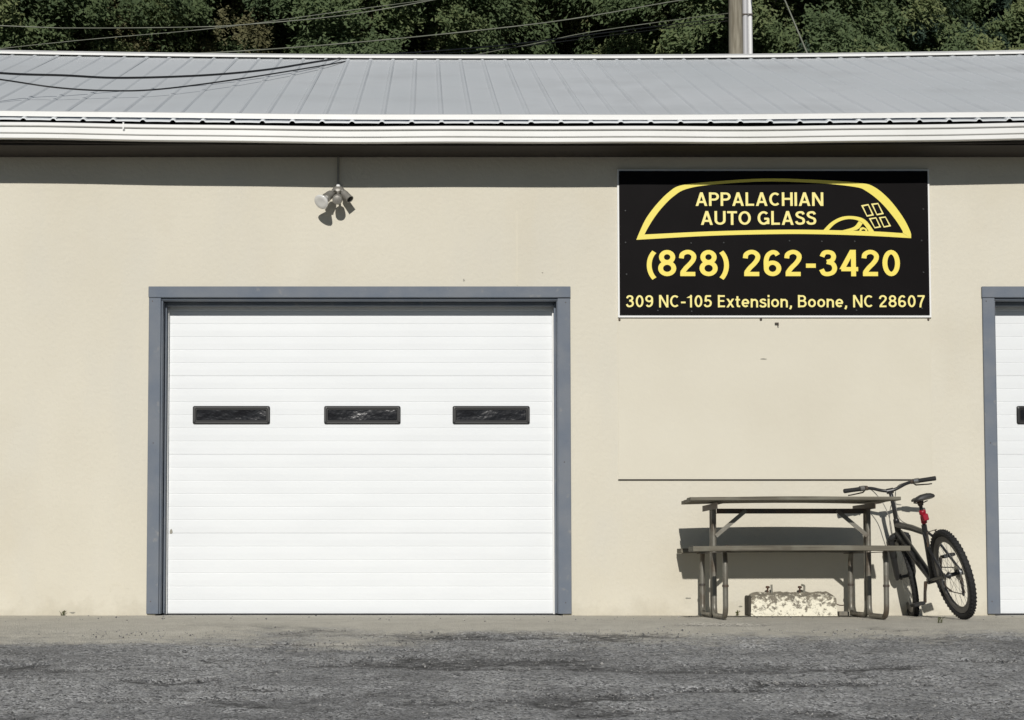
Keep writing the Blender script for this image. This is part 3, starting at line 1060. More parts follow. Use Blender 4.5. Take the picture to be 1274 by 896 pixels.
# ------------------------------------------------------------------ flood light under the eave
LX, LZ = -0.694, 3.352
fl = thing('flood_light', 'grey twin flood light with one bulb and a motion sensor hanging on the wall', 'wall light', (LX, 0, LZ))
MB().tube([(LX, -0.02, 3.40), (LX, -0.02, 3.62)], 0.009, 8).build('conduit', M_lampmetal, fl, smooth=True)
MB().lathe([(0.013, 0), (0.017, 0.004), (0.017, 0.022), (0.012, 0.028)], (LX, -0.02, 3.375), (0, 0, 1), 10).build('conduit_nut', M_seal, fl, smooth=True)
MB().lathe([(0.058, 0), (0.058, 0.016), (0.050, 0.034), (0.034, 0.050), (0.024, 0.054)], (LX, -0.002, LZ - 0.02), (0, -1, 0), 18).build('canopy', M_lampmetal, fl, smooth=True)
def lamp_arm(p, q):
    mid = ((p[0] + q[0]) / 2, min(p[1], q[1]) - 0.0, (p[2] + q[2]) / 2 + 0.012)
    return MB().tube(bez([p, mid, q], 5), 0.011, 8).build('arm', M_lampmetal, fl, smooth=True)
# left head with its bulb
hs = Vector((LX - 0.052, -0.115, LZ - 0.048))
hd = Vector((-0.52, -0.72, -0.62)).normalized()
lamp_arm((LX - 0.015, -0.05, LZ - 0.02), tuple(hs + hd * 0.01))
hold = MB().lathe([(0.016, -0.012), (0.030, 0.0), (0.034, 0.02), (0.035, 0.065), (0.038, 0.07)], hs, hd, 16).build('lamp_holder', M_lampmetal, fl, smooth=True)
MB().lathe([(0.018, 0.06), (0.020, 0.075), (0.030, 0.092), (0.052, 0.125), (0.0605, 0.142), (0.0605, 0.150), (0.056, 0.154), (0.030, 0.152), (0.004, 0.150)], hs, hd, 20).build('bulb', M_bulb, fl, smooth=True, angle=50)
# right head, empty socket
hs2 = Vector((LX + 0.045, -0.10, LZ - 0.035))
hd2 = Vector((0.58, -0.45, -0.68)).normalized()
lamp_arm((LX + 0.015, -0.05, LZ - 0.02), tuple(hs2 + hd2 * 0.01))
MB().lathe([(0.014, -0.012), (0.026, 0.0), (0.029, 0.02), (0.030, 0.085), (0.033, 0.092), (0.027, 0.0925), (0.026, 0.03), (0.004, 0.028)], hs2, hd2, 16).build('empty_socket', M_lampmetal, fl, smooth=True)
MB().lathe([(0.025, 0), (0.025, 0.004)], hs2 + hd2 * 0.045, hd2, 14).build('socket_inside', M_rubber, fl)
# sensor
MB().tube([(LX + 0.002, -0.055, LZ - 0.02), (LX + 0.002, -0.13, LZ - 0.07)], 0.010, 8).build('arm', M_lampmetal, fl, smooth=True)
sd_ = Vector((0, -0.9, -0.35)).normalized()
MB().lathe([(0.020, -0.05), (0.036, -0.035), (0.040, 0.0), (0.040, 0.03), (0.034, 0.044), (0.018, 0.052)], (LX + 0.002, -0.16, LZ - 0.098), sd_, 16).build('sensor', M_lampmetal, fl, smooth=True)

# ------------------------------------------------------------------ picnic table
TC = -0.785
pt = thing('picnic_table', 'weathered wooden picnic table on bent pipe legs against the wall', 'picnic table', (2.65, TC, 0))
tilt = 0.0
def plank(name, x0, x1, y0, y1, zt0, zt1, th, parent, j):
    """slightly cupped and bowed board; zt0/zt1 top heights at y0/y1"""
    r_ = random.Random(j * 17 + 3)
    n = 8
    b0 = r_.uniform(-0.006, 0.006) if j != 3 else -0.002
    if j < 3:
        b0 = -0.011 - 0.001 * j
    vs = []
    for i in range(n + 1):
        t = i / n
        x = x0 + (x1 - x0) * t
        bow = -b0 * 4 * t * (1 - t) + 0.004 * (t - 0.5)
        c = 0.004
        ring = [(y0 + c, zt0), (y1 - c, zt1), (y1, zt1 - c), (y1, zt1 - th + c), (y1 - c, zt1 - th), (y0 + c, zt0 - th), (y0, zt0 - th + c), (y0, zt0 - c)]
        vs += [(x, y, z + bow) for y, z in ring]
    fs = [(i * 8 + k, i * 8 + (k + 1) % 8, (i + 1) * 8 + (k + 1) % 8, (i + 1) * 8 + k) for i in range(n) for k in range(8)]
    fs += [tuple(range(7, -1, -1)), tuple(n * 8 + k for k in range(8))]
    return MB().add(vs, fs).build(name, M_wood, parent)
top = part_group('table_top', (2.64, TC, 0.85), pt)
ends = [(1.945, 3.375), (1.935, 3.40), (1.93, 3.385), (1.902, 3.415)]
for k in range(4):
    ya = TC + 0.385 - k * 0.1935
    yb = ya - 0.1855
    za = 0.880 + tilt * (ya - TC)
    zb = 0.880 + tilt * (yb - TC)
    plank('plank', ends[k][0], ends[k][1], yb, ya, zb, za, 0.026, top, k)
plank('bench_seat', 1.868, 3.387, TC - 0.715, TC - 0.485, 0.522, 0.522, 0.036, pt, 11)
plank('bench_seat', 1.955, 3.36, TC + 0.485, TC + 0.715, 0.522, 0.522, 0.036, pt, 13)
for X in (2.122, 3.262):
    for s in (-1, 1):
        path = rounded([(X, TC + s * 0.035, 0.835), (X, TC + s * 0.035, 0.022), (X, TC + s * 0.53, 0.022), (X, TC + s * 0.53, 0.415), (X, TC + s * 0.505, 0.484)], 0.085, 6)
        MB().box(X - 0.018, X + 0.018, TC + min(s * 0.06, s * 0.68), TC + max(s * 0.06, s * 0.68), 0.4805, 0.4855).build('bench_support', M_iron, pt)
        # keep the post end close to the centre line where the bench rail meets it
        MB().tube(path, 0.0195, 12).build('leg', M_pipe, pt, smooth=True, angle=60)
        MB().lathe([(0.0235, 0), (0.0235, 0.016)], (X, TC + s * 0.53, 0.235), (0, 0, 1), 12).build('clamp', M_iron, pt, smooth=True)
    for s in (-1, 1):      # bolts of the benches
        MB().lathe([(0.011, 0), (0.011, 0.005), (0.006, 0.009)], (X, TC + s * 0.60, 0.521), (0, 0, 1), 8).build('bolt', M_iron, pt)
    mb = MB()
    mb.box(X - 0.024, X + 0.024, TC - 0.34, TC + 0.34, 0.8345, 0.8405)
    mb.box(X - 0.024, X - 0.019, TC - 0.34, TC + 0.34, 0.797, 0.8345)
    mb.build('cleat', M_iron, pt)
    sgn = 1 if X < 2.6 else -1
    bx = X + sgn * 0.012
    mb = MB()
    d = Vector((sgn * 0.225, 0, 0.205)).normalized()
    nrm = Vector((-d.z, 0, d.x)) * 0.015
    a = Vector((bx, TC - 0.058, 0.605))
    e = Vector((bx + sgn * 0.225, TC - 0.058, 0.795))
    vs = []
    for yy in (0, -0.006):
        for p_ in (a - nrm, e - nrm, e + nrm, a + nrm):
            vs.append((p_.x, p_.y + yy, p_.z))
    mb.add(vs, [(0, 1, 2, 3), (7, 6, 5, 4), (0, 4, 5, 1), (1, 5, 6, 2), (2, 6, 7, 3), (3, 7, 4, 0)])
    mb.build('brace', M_pipe, pt)
MB().box(2.147, 3.237, TC - 0.022, TC - 0.017, 0.772, 0.808).box(2.147, 3.237, TC - 0.017, TC + 0.02, 0.772, 0.777).build('rail', M_iron, pt)

# ------------------------------------------------------------------ concrete block with pins
cb = thing('concrete_block', 'broken concrete parking block with peeling white paint lying under the picnic table', 'concrete block', (2.84, -0.13, 0))
bm_ = MB()
prof = [(-0.012, 0.0), (-0.012, 0.172), (-0.040, 0.186), (-0.090, 0.176), (-0.155, 0.152), (-0.190, 0.020), (-0.193, 0.0)]
nseg = 26
vs = []
P = len(prof)
r_ = random.Random(5)
for i in range(nseg + 1):
    t = i / nseg
    x = 2.505 + (3.172 - 2.505) * t
    k = (0.84, 0.97)[i] if i < 2 else 1.0
    k2 = k if t < 0.94 else 1 - (t - 0.94) * 2.5
    for q, (y, z) in enumerate(prof):
        jz = 0.0 if z == 0 else r_.uniform(-0.006, 0.006)
        jy = r_.uniform(-0.004, 0.004)
        zz = z * (k2 if z > 0.14 else 1) + jz
        vs.append((x + (r_.uniform(-0.006, 0.006) if 0 < i < nseg else (0.014 * (y + 0.193) / 0.18 if i == 0 else 0)), y + jy, max(0, zz)))
fs = [(i * P + k, i * P + (k + 1) % P, (i + 1) * P + (k + 1) % P, (i + 1) * P + k) for i in range(nseg) for k in range(P)]
fs += [tuple(range(P - 1, -1, -1)), tuple(nseg * P + k for k in range(P))]
bm_.add(vs, fs).build('block', M_block, cb)
MB().box(2.488, 2.509, -0.190, -0.014, 0.001, 0.158, 0.008).build('dark_end', M_darkend, cb)  # separate dark slab over the left end of the block
for (x, kk) in ((2.655, 0), (2.905, 1)):
    MB().lathe([(0.007, 0), (0.007, 0.048), (0.016, 0.05), (0.017, 0.060), (0.010, 0.066)], (x, -0.075, 0.165), (0.06, 0, 1), 10).build('anchor_pin', M_rust, cb, smooth=True)
    if kk == 0:
        MB().tube([(x + 0.032, -0.090, 0.165), (x + 0.030, -0.090, 0.242)], 0.008, 8).build('anchor_bolt', M_bolt, cb)
    else:
        MB().tube(rounded([(x + 0.032, -0.090, 0.165), (x + 0.036, -0.090, 0.235), (x + 0.012, -0.095, 0.240)], 0.012, 4), 0.008, 8).build('anchor_bolt', M_bolt, cb)
MB().tube(bez([(3.165, -0.15, 0.095), (3.19, -0.16, 0.085), (3.215, -0.16, 0.082), (3.232, -0.15, 0.084)], 4), 0.004, 6).build('bent_wire', M_rust, cb)

bb = MB().box(3.184, 3.262, -0.20, -0.115, 0.0005, 0.036, 0.006).build('concrete_scrap', M_brickbit)
tag(bb, 'small flat scrap of concrete at the right end of the painted block', 'rubble')

# ------------------------------------------------------------------ bicycle (local: x right, y forward, z up)
bk = thing('mountain_bike', 'dark mountain bike with red seat post light leaning beside the picnic table', 'bicycle', (3.862, -1.18, 0.0))
bk.rotation_mode = 'ZYX'
LEAN = R(15)
bk.rotation_euler = (0, -LEAN, R(4.5))
bk.location.z = 0.0
WR = 0.335
def wheel(yc, steer=0.0, rear=False):
    w = bpy.data.objects.new('wheel', None)
    COL.objects.link(w)
    w.parent = bk
    w.location = (0, yc, WR)
    w.rotation_euler = (0, 0, steer)
    def ring(r, n=56):
        return [(0, r * math.cos(2 * math.pi * k / n), r * math.sin(2 * math.pi * k / n)) for k in range(n)]
    t = MB()
    t.tube(ring(WR - 0.028), 0.0240, 10, closed=True)
    for k in range(60):                       # tread knobs
        an = 2 * math.pi * (k + 0.5) / 60
        for sx in (-0.015, 0.0, 0.015):
            a2 = an + (0.05 if sx == 0 else 0)
            rr_ = WR - (0.0105 if sx else 0.0062)
            c, s = math.cos(a2), math.sin(a2)
            e = Vector((0, c, s))
            tt = Vector((0, -s, c))
            vs = []
            for dr in (-0.006, 0.006):
                for (du, dv) in ((-0.005, -0.006), (0.005, -0.006), (0.005, 0.006), (-0.005, 0.006)):
                    vs.append(Vector((sx + du, 0, 0)) + e * (rr_ + dr - 0.001) + tt * dv)
            t.add(vs, [(3, 2, 1, 0), (4, 5, 6, 7), (0, 1, 5, 4), (1, 2, 6, 5), (2, 3, 7, 6), (3, 0, 4, 7)])
    t.build('tyre', M_tyre, w, smooth=True, angle=40, local=True)
    rm = MB()
    n = 48
    pr = [(-0.013, 0.284), (-0.014, 0.252), (-0.006, 0.240), (0.006, 0.240), (0.014, 0.252), (0.013, 0.284)]
    vs = []
    for k in range(n):
        an = 2 * math.pi * k / n
        vs += [(x, r * math.cos(an), r * math.sin(an)) for x, r in pr]
    fs = [(k * 6 + q, k * 6 + (q + 1) % 6, ((k + 1) % n) * 6 + (q + 1) % 6, ((k + 1) % n) * 6 + q) for k in range(n) for q in range(6)]
    rm.add(vs, fs).build('rim', M_rim, w, smooth=True, angle=30, local=True)
    sp_ = MB()
    for k in range(28):
        an = 2 * math.pi * k / 28
        sx = 0.028 if k % 2 else -0.028
        ah = an + (0.55 if (k // 2) % 2 else -0.55)
        sp_.tube([(sx, 0.022 * math.cos(ah), 0.022 * math.sin(ah)), (0, 0.242 * math.cos(an), 0.242 * math.sin(an))], 0.0012, 4, caps=False)
    sp_.build('spokes', M_alloy, w, local=True)
    MB().lathe([(0.006, -0.07), (0.010, -0.055), (0.026, -0.032), (0.026, -0.026), (0.014, -0.02), (0.014, 0.02), (0.026, 0.026), (0.026, 0.032), (0.010, 0.055), (0.006, 0.07)], (0, 0, 0), (1, 0, 0), 14).build('hub', M_bikeframe, w, smooth=True, local=True)
    if rear:
        cs = MB()
        for q, r in enumerate((0.055, 0.049, 0.043, 0.037, 0.031, 0.026)):
            cs.lathe([(r, 0.034 + q * 0.0045), (r, 0.036 + q * 0.0045)], (0, 0, 0), (1, 0, 0), 22)
        cs.build('cassette', M_alloy, w, local=True)
    return w
wheel(0.0, 0.0, True)
fw = wheel(1.06, R(3))
def bpart(name, mb, material, smooth=True, angle=40):
    return mb.build(name, material, bk, smooth=smooth, angle=angle, local=True)
BB = (0, 0.43, 0.30)
fr = MB()
fr.tube([(0, 0.845, 0.775), (0, 0.882, 0.645)], 0.024, 12)
fr.tube([(0, 0.852, 0.745), (0, 0.56, 0.705), (0, 0.305, 0.655)], [0.025, 0.024, 0.021], 12)
fr.tube([(0, 0.872, 0.680), (0, 0.66, 0.49), BB], [0.034, 0.035, 0.028], 12)
fr.tube([BB, (0, 0.292, 0.715)], 0.020, 12)
fr.lathe([(0.024, -0.04), (0.024, 0.04)], BB, (1, 0, 0), 14)
for s in (-1, 1):
    fr.tube([(s * 0.028, 0.39, 0.305), (s * 0.045, 0.30, 0.315), (s * 0.066, 0.02, WR)], 0.0105, 8)
    fr.tube([(s * 0.014, 0.312, 0.665), (s * 0.045, 0.235, 0.585), (s * 0.066, 0.01, WR + 0.012)], 0.0095, 8)
    fr.box(s * 0.066 - 0.004, s * 0.066 + 0.004, -0.022, 0.028, WR - 0.02, WR + 0.025)
bpart('frame', fr, M_bikeframe)
fk = MB()
fk.tube([(-0.066, 0.90, 0.645), (-0.03, 0.888, 0.662), (0.03, 0.888, 0.662), (0.066, 0.90, 0.645)], 0.025, 10)
for s in (-1, 1):
    fk.tube([(s * 0.063, 0.965, 0.52), (s * 0.063, 1.035, 0.36), (s * 0.063, 1.06, WR - 0.012)], [0.028, 0.025, 0.016], 10)
fk.tube([(-0.063, 0.985, 0.50), (-0.05, 1.03, 0.60), (0, 1.055, 0.63), (0.05, 1.03, 0.60), (0.063, 0.985, 0.50)], 0.011, 8)
fork = bpart('fork', fk, M_bikeframe)
for s in (-1, 1):
    MB().tube([(s * 0.063, 0.903, 0.645), (s * 0.063, 0.968, 0.50)], [0.024, 0.027], 10).build('stanchion', M_rubber, fork, smooth=True, local=True)
# brake arms behind the rear rim and at the fork
for (y0, z0, nm) in ((0.215, 0.61, 1), (1.0, 0.62, 0)):
    ba = MB()
    for s in (-1, 1):
        ba.tube([(s * 0.048, y0 - 0.012, z0 - 0.05), (s * 0.038, y0 - 0.03, z0 + 0.02), (s * 0.03, y0 - 0.032, z0 + 0.055)], 0.007, 6)
    ba.tube([(-0.03, y0 - 0.032, z0 + 0.053), (0.045, y0 - 0.032, z0 + 0.056)], 0.003, 6)
    bko = bpart('brake', ba, M_iron)
    if not nm:
        front_brake = bko
# steering
ROLL = R(3.5)
def rl(p):
    """bars sit turned a little in the stem"""
    x, y, z = p
    c, s = math.cos(ROLL), math.sin(ROLL)
    z0 = 1.0
    return (x * c - (z - z0) * s * 0, y, z + x * -s)
st = MB()
st.tube([(0, 0.845, 0.77), (0, 0.822, 0.86)], 0.0165, 10)
st.lathe([(0.021, 0), (0.023, 0.012), (0.018, 0.02)], (0, 0.845, 0.772), (0, -0.25, 0.97), 12)
st.tube(rounded([(0, 0.823, 0.85), (0, 0.805, 0.965), (0, 0.835, 1.005)], 0.03, 4), 0.0155, 10)
st.lathe([(0.021, -0.026), (0.021, 0.026)], (0, 0.84, 1.008), (1, 0, 0), 12)
stem = bpart('stem', st, M_bikeframe)
hb = MB()
L_ = [(-0.33, 0.770, 1.055), (-0.20, 0.805, 1.054), (-0.13, 0.828, 1.046), (-0.06, 0.84, 1.020), (0, 0.84, 1.008), (0.06, 0.84, 1.020), (0.13, 0.828, 1.046), (0.20, 0.805, 1.054), (0.33, 0.770, 1.055)]
hb.tube(bez([rl(p) for p in L_], 4), 0.0125, 10)
bars = bpart('handlebar', hb, M_bikeframe)
for s in (-1, 1):
    g = MB()
    g.tube([rl((s * 0.345, 0.766, 1.055)), rl((s * 0.34, 0.7675, 1.055)), rl((s * 0.28, 0.784, 1.0545)), rl((s * 0.225, 0.7985, 1.054))], [0.0155, 0.0175, 0.0165, 0.0165], 12)
    g.build('grip', M_rubber, bars, smooth=True, local=True)
    g = MB()
    g.tube([rl((s * 0.222, 0.792, 1.056)), rl((s * 0.19, 0.803, 1.056))], [0.021, 0.021], 12)
    g.build('shifter', M_alloy if s > 0 else M_saddle2, bars, smooth=True, local=True)
    g = MB()
    g.tube([rl((s * 0.185, 0.805, 1.056)), rl((s * 0.165, 0.812, 1.054))], [0.019, 0.018], 12)
    g.tube([rl((s * 0.175, 0.81, 1.05)), rl((s * 0.20, 0.845, 1.025)), rl((s * 0.29, 0.825, 1.018)), rl((s * 0.315, 0.815, 1.018))], [0.008, 0.006, 0.005, 0.005], 8)
    g.build('brake_lever', M_iron, bars, smooth=True, local=True)
cbm = MB()
cbm.tube(bez([rl((-0.17, 0.83, 1.05)), (-0.10, 0.90, 1.045), (-0.045, 0.90, 0.93), (-0.035, 0.88, 0.80), (-0.03, 0.93, 0.68)], 6), 0.0032, 6)
cbm.tube(bez([rl((0.17, 0.83, 1.05)), (0.10, 0.91, 1.02), (0.05, 0.90, 0.90), (0.035, 0.86, 0.78), (0.02, 0.60, 0.715)], 6), 0.0032, 6)
bpart('cables', cbm, M_bikecable)
# seat
MB_ = MB()
MB_.tube([(0, 0.292, 0.71), (0, 0.240, 0.885)], 0.0135, 10)
bpart('seat_post', MB_, M_bikeframe)
rd = MB()
rd.lathe([(0.017, -0.045), (0.022, -0.040), (0.022, 0.012), (0.018, 0.016), (0.018, 0.022), (0.024, 0.026), (0.026, 0.05), (0.020, 0.058)], (0, 0.262, 0.770), (0, -0.285, 0.958), 14)
rd.box(-0.021, 0.021, 0.205, 0.245, 0.745, 0.795, 0.006)
bpart('tail_light', rd, M_red)
sc = MB()
sc.tube([(0, 0.245, 0.862), (0, 0.238, 0.892)], [0.020, 0.026], 10)
sc.tube([(-0.022, 0.15, 0.885), (-0.02, 0.22, 0.878), (-0.015, 0.33, 0.888)], 0.004, 6)
sc.tube([(0.022, 0.15, 0.885), (0.02, 0.22, 0.878), (0.015, 0.33, 0.888)], 0.004, 6)
bpart('seat_clamp', sc, M_iron)
sa = MB()
vs = []
fs = []
secs = [(0.098, 0.050, 0.920, 0.020), (0.108, 0.072, 0.932, 0.034), (0.135, 0.082, 0.936, 0.042), (0.175, 0.072, 0.933, 0.040), (0.225, 0.046, 0.928, 0.032), (0.28, 0.028, 0.926, 0.028), (0.34, 0.021, 0.923, 0.026), (0.372, 0.016, 0.917, 0.020)]
for (y, hw, zt, th) in secs:
    ring = []
    for k in range(14):
        an = 2 * math.pi * k / 14
        cx_ = math.cos(an)
        sx_ = math.sin(an)
        ring.append((hw * (abs(cx_) ** 0.8) * (1 if cx_ > 0 else -1), y, zt - th / 2 + th / 2 * (abs(sx_) ** 0.7) * (1 if sx_ > 0 else -1) - 0.18 * hw * abs(cx_) ** 2 + (0.006 if y < 0.15 else 0)))
    vs += ring
for i in range(len(secs) - 1):
    fs += [(i * 14 + k, i * 14 + (k + 1) % 14, (i + 1) * 14 + (k + 1) % 14, (i + 1) * 14 + k) for k in range(14)]
fs += [tuple(range(13, -1, -1)), tuple((len(secs) - 1) * 14 + k for k in range(14))]
sa.add(vs, fs)
saddle = bpart('saddle', sa, M_saddle, angle=70)
# drivetrain
ck = MB()
for (r, x) in ((0.085, 0.048), (0.064, 0.041)):
    ck.lathe([(r, x), (r, x + 0.003), (r - 0.012, x + 0.003), (r - 0.012, x)], BB, (1, 0, 0), 30)
for k in range(4):
    an = math.pi / 4 + k * math.pi / 2
    ck.tube([(0.046, BB[1], BB[2]), (0.047, BB[1] + 0.075 * math.cos(an), BB[2] + 0.075 * math.sin(an))], 0.007, 6)
bpart('chainrings', ck, M_iron)
ca = R(-62)
for s, a0 in ((-1, ca), (1, ca + math.pi)):
    e = (s * 0.075, BB[1] + 0.17 * math.cos(a0), BB[2] + 0.17 * math.sin(a0))
    arm = bpart('crank', MB().tube([(s * 0.055, BB[1], BB[2]), (s * 0.068, (BB[1] + e[1]) / 2, (BB[2] + e[2]) / 2), e], [0.014, 0.011, 0.012], 8), M_iron)
    pd = MB().box(e[0] + (0.012 if s > 0 else -0.10), e[0] + (0.10 if s > 0 else -0.012), e[1] - 0.045, e[1] + 0.045, e[2] - 0.012, e[2] + 0.012, 0.005)
    pd.build('pedal', M_rubber, arm, local=True)
chn = MB()
chn.tube([(0.049, BB[1], BB[2] + 0.085), (0.05, 0.0, WR + 0.038)], 0.004, 6)
chn.tube([(0.049, BB[1], BB[2] - 0.085), (0.05, 0.05, WR - 0.16), (0.05, 0.0, WR - 0.15), (0.05, 0.02, WR - 0.06)], 0.004, 6)
bpart('chain', chn, M_iron)
dr = MB()
dr.tube([(0.052, 0.005, WR - 0.02), (0.056, 0.015, WR - 0.07), (0.052, 0.045, WR - 0.155)], [0.012, 0.012, 0.008], 8)
dr.lathe([(0.020, 0), (0.020, 0.006)], (0.048, 0.02, WR - 0.075), (1, 0, 0), 12)
dr.lathe([(0.020, 0), (0.020, 0.006)], (0.048, 0.045, WR - 0.155), (1, 0, 0), 12)
bpart('derailleur', dr, M_iron)
bt = MB()
bt.tube(bez([(-0.05, 0.04, WR - 0.02), (-0.085, -0.03, WR - 0.065), (-0.10, -0.16, WR - 0.10)], 5), [0.006] * 11, 6)
bpart('kickstand', bt, M_iron)

# the bars and front wheel are turned a little to the right
from mathutils import Matrix
AXP = Vector((0, 0.865, 0.71))
TURN = Matrix.Translation(AXP) @ Matrix.Rotation(R(-13), 4, Vector((0, -0.27, 0.963))) @ Matrix.Translation(-AXP)
for o_ in (fork, fw, stem, bars, front_brake):
    o_.matrix_basis = TURN @ Matrix.Translation(o_.location) @ o_.rotation_euler.to_matrix().to_4x4()

# ------------------------------------------------------------------ small things on the ground
def weed(x, y, h, n, label, seed):
    r_ = random.Random(seed)
    z0 = 0.0
    w = MB()
    for k in range(n):
        a = r_.uniform(0, 2 * math.pi)
        l = h * r_.uniform(0.5, 1.0)
        sp_ = r_.uniform(0.2, 0.7) * l
        bx = x + r_.uniform(-0.015, 0.015)
        by = y + r_.uniform(-0.01, 0.01)
        tip = (bx + math.cos(a) * sp_, min(-0.004, by + math.sin(a) * sp_ * 0.5), z0 + l)
        mid = (bx + math.cos(a) * sp_ * 0.35, min(-0.004, by + math.sin(a) * sp_ * 0.2), z0 + l * 0.6)
        w.tube([(bx, by, z0 - 0.01), mid, tip], [0.0025, 0.002, 0.0006], 4, caps=False)
        if k % 2 == 0:
            c, s = math.cos(a), math.sin(a)
            w.add([(mid[0], mid[1], mid[2]), (mid[0] + c * 0.012 - s * 0.006, mid[1] - 0.004, mid[2] + 0.012), (mid[0] + c * 0.026, mid[1] - 0.002, mid[2] + 0.018), (mid[0] + c * 0.012 + s * 0.006, mid[1], mid[2] + 0.006)], [(0, 1, 2, 3)])
    o = w.build('weed', M_weed)
    return tag(o, label, 'weed', 'weeds at the foot of the wall')
weed(-2.83, -0.02, 0.045, 7, 'tiny dry weed at the wall foot left of the big white door', 1)
weed(2.42, -0.05, 0.045, 7, 'small weed between the left table legs and the painted block', 3)
weed(3.55, -1.62, 0.03, 9, 'low dry weed on the pavement in front of the bicycle', 5)

# loose gravel
g = MB()
r_ = random.Random(21)
for k in range(9000):
    x = r_.uniform(-3.9, 5.0)
    y = -abs(r_.gauss(0, 1)) * 1.6 - 0.03 if r_.random() < 0.03 else r_.uniform(-6.0, -2.0)
    if y < -6:
        continue
    s = r_.choice((0.0035, 0.0045, 0.005, 0.006, 0.008)) * r_.uniform(0.8, 1.3)
    if r_.random() < 0.01:
        s *= 1.6
    z = gz(x, y) + s * 0.1 - (0.004 if y < -1.5 else 0)
    a = r_.uniform(0, 3.1)
    c_, s_ = math.cos(a) * s, math.sin(a) * s
    e = r_.uniform(0.6, 1.0)
    g.add([(x + c_, y + s_, z + s * .2), (x - s_ * e, y + c_ * e, z + s * .3), (x - c_, y - s_, z + s * .1), (x + s_ * e, y - c_ * e, z + s * .25), (x + s * .2, y, z + s * 0.9), (x, y, z - s * 0.6)],
          [(0, 1, 4), (1, 2, 4), (2, 3, 4), (3, 0, 4), (1, 0, 5), (2, 1, 5), (3, 2, 5), (0, 3, 5)])
go = g.build('gravel', M_stone)
tag(go, 'loose pale gravel scattered over the old asphalt', 'gravel', kind='stuff')

# ------------------------------------------------------------------ utility pole, wires
PXp, PYp = 6.285, 21.5
pz = gz(PXp, PYp)
up = thing('utility_pole', 'weathered wooden utility pole with conduits rising behind the roof', 'utility pole', (PXp, PYp, pz))
MB().tube([(PXp - 0.045, PYp, pz - 0.3), (PXp - 0.04, PYp, 8.0), (PXp - 0.03, PYp, 15.2)], [0.185, 0.155, 0.125], 18).build('post', M_pole, up, smooth=True)
MB().tube([(PXp + 0.16, PYp - 0.06, pz), (PXp + 0.155, PYp - 0.06, 8.0), (PXp + 0.145, PYp - 0.06, 14.0)], 0.055, 12).build('conduit', M_pvc, up, smooth=True)
MB().tube([(PXp + 0.262, PYp - 0.05, pz), (PXp + 0.257, PYp - 0.05, 8.0), (PXp + 0.24, PYp - 0.05, 14.0)], 0.046, 12).build('conduit', M_pvcw, up, smooth=True)
for z in (6.2, 8.6, 11.53, 13.5):
    MB().box(PXp + 0.085, PXp + 0.305, PYp - 0.125, PYp - 0.115, z - 0.012, z + 0.012).build('strap', M_iron, up)
ca_ = MB().box(PXp - 1.2, PXp + 1.2, PYp - 0.28, PYp - 0.17, 14.2, 14.32, 0.01).build('crossarm', M_pole, up)
for q in (-1.1, -0.5, 0.5, 1.1):
    MB().lathe([(0.03, 0), (0.045, 0.03), (0.03, 0.05), (0.045, 0.08), (0.02, 0.11)], (PXp + q, PYp - 0.225, 14.32), (0, 0, 1), 12).build('insulator', M_saddle2, ca_, smooth=True)

def wire(name, pts, r, material, label, n=8):
    o = MB().tube(bez(pts, n), r, 6).build(name, material, smooth=True)
    return tag(o, label, 'wire', 'overhead wires')
wire('overhead_cable', [(5.999, 21.00, 11.338), (3.152, 16.00, 9.518), (1.281, 11.50, 7.966), (0.000, 7.60, 6.706), (-0.690, 4.90, 5.868), (-1.027, 3.30, 5.349), (-1.488, 2.30, 4.977), (-1.993, 1.60, 4.728), (-2.618, 1.10, 4.567), (-3.018, 0.70, 4.476), (-3.458, 0.30, 4.383), (-3.973, -1.20, 4.038), (-4.235, -5.00, 3.102)], 0.0095, M_cable,
     'thick black cable crossing the left end of the roof, upper of two')
wire('overhead_cable', [(5.999, 21.00, 11.273), (3.152, 16.00, 9.463), (1.281, 11.50, 7.919), (0.000, 7.60, 6.671), (-0.637, 4.60, 5.751), (-1.015, 3.10, 5.244), (-1.647, 1.70, 4.727), (-2.242, 0.90, 4.415), (-2.648, 0.70, 4.347), (-3.042, 0.50, 4.319), (-3.445, 0.25, 4.317), (-3.973, -1.20, 4.038), (-4.235, -5.00, 3.102)], 0.0065, M_cable,
     'thinner black cable sagging across the left end of the roof, lower of two')
wire('power_line', [(PXp - 0.25, PYp, 11.9), (4.976, 20, 11.372), (1.609, 18, 10.233), (-4.246, 16, 9.129), (-12, 14, 8.4)], 0.010, M_wire,
     'pale wire rising from the roof ridge on the left to the top of the pole')
wire('power_line', [(-16, 19, 10.9), (-7.992, 19, 10.557), (-6.484, 19, 10.512), (-4.524, 19, 10.527), (-3.469, 19, 10.573), (-1.659, 19, 10.741), (0.151, 19, 11.048), (3.5, 20.5, 12.2), (PXp - 0.2, PYp - 0.1, 13.4)], 0.009, M_wire,
     'pale sagging wire against the trees at the top left, upper one')
wire('power_line', [(-14, 20.5, 9.9), (-7.454, 20, 10.5), (-4.195, 20, 10.804), (-1.71, 20, 11.135), (2.5, 20.8, 12.0), (PXp - 0.2, PYp, 13.0)], 0.007, M_wire,
     'thin pale wire against the trees at the top left, lower one')
wire('power_line', [(PXp - 0.2, PYp - 0.1, 11.55), (4.9, 20.2, 11.05), (3.0, 19.0, 10.42), (1.62, 18, 9.85), (-0.2, 17, 9.33), (-5, 14.5, 8.6)], 0.007, M_wire,
     'thin pale wire low over the middle of the ridge, left of the pole')
gw = MB().tube([(PXp + 0.05, PYp - 0.1, 13.6), (6.586, 18.2, 10.76), (6.723, 17, 9.42), (7.5, 13.0, 4.6), (8.15, 11.0, 0.3)], 0.014, 6).build('guy_wire', M_wire, smooth=True)
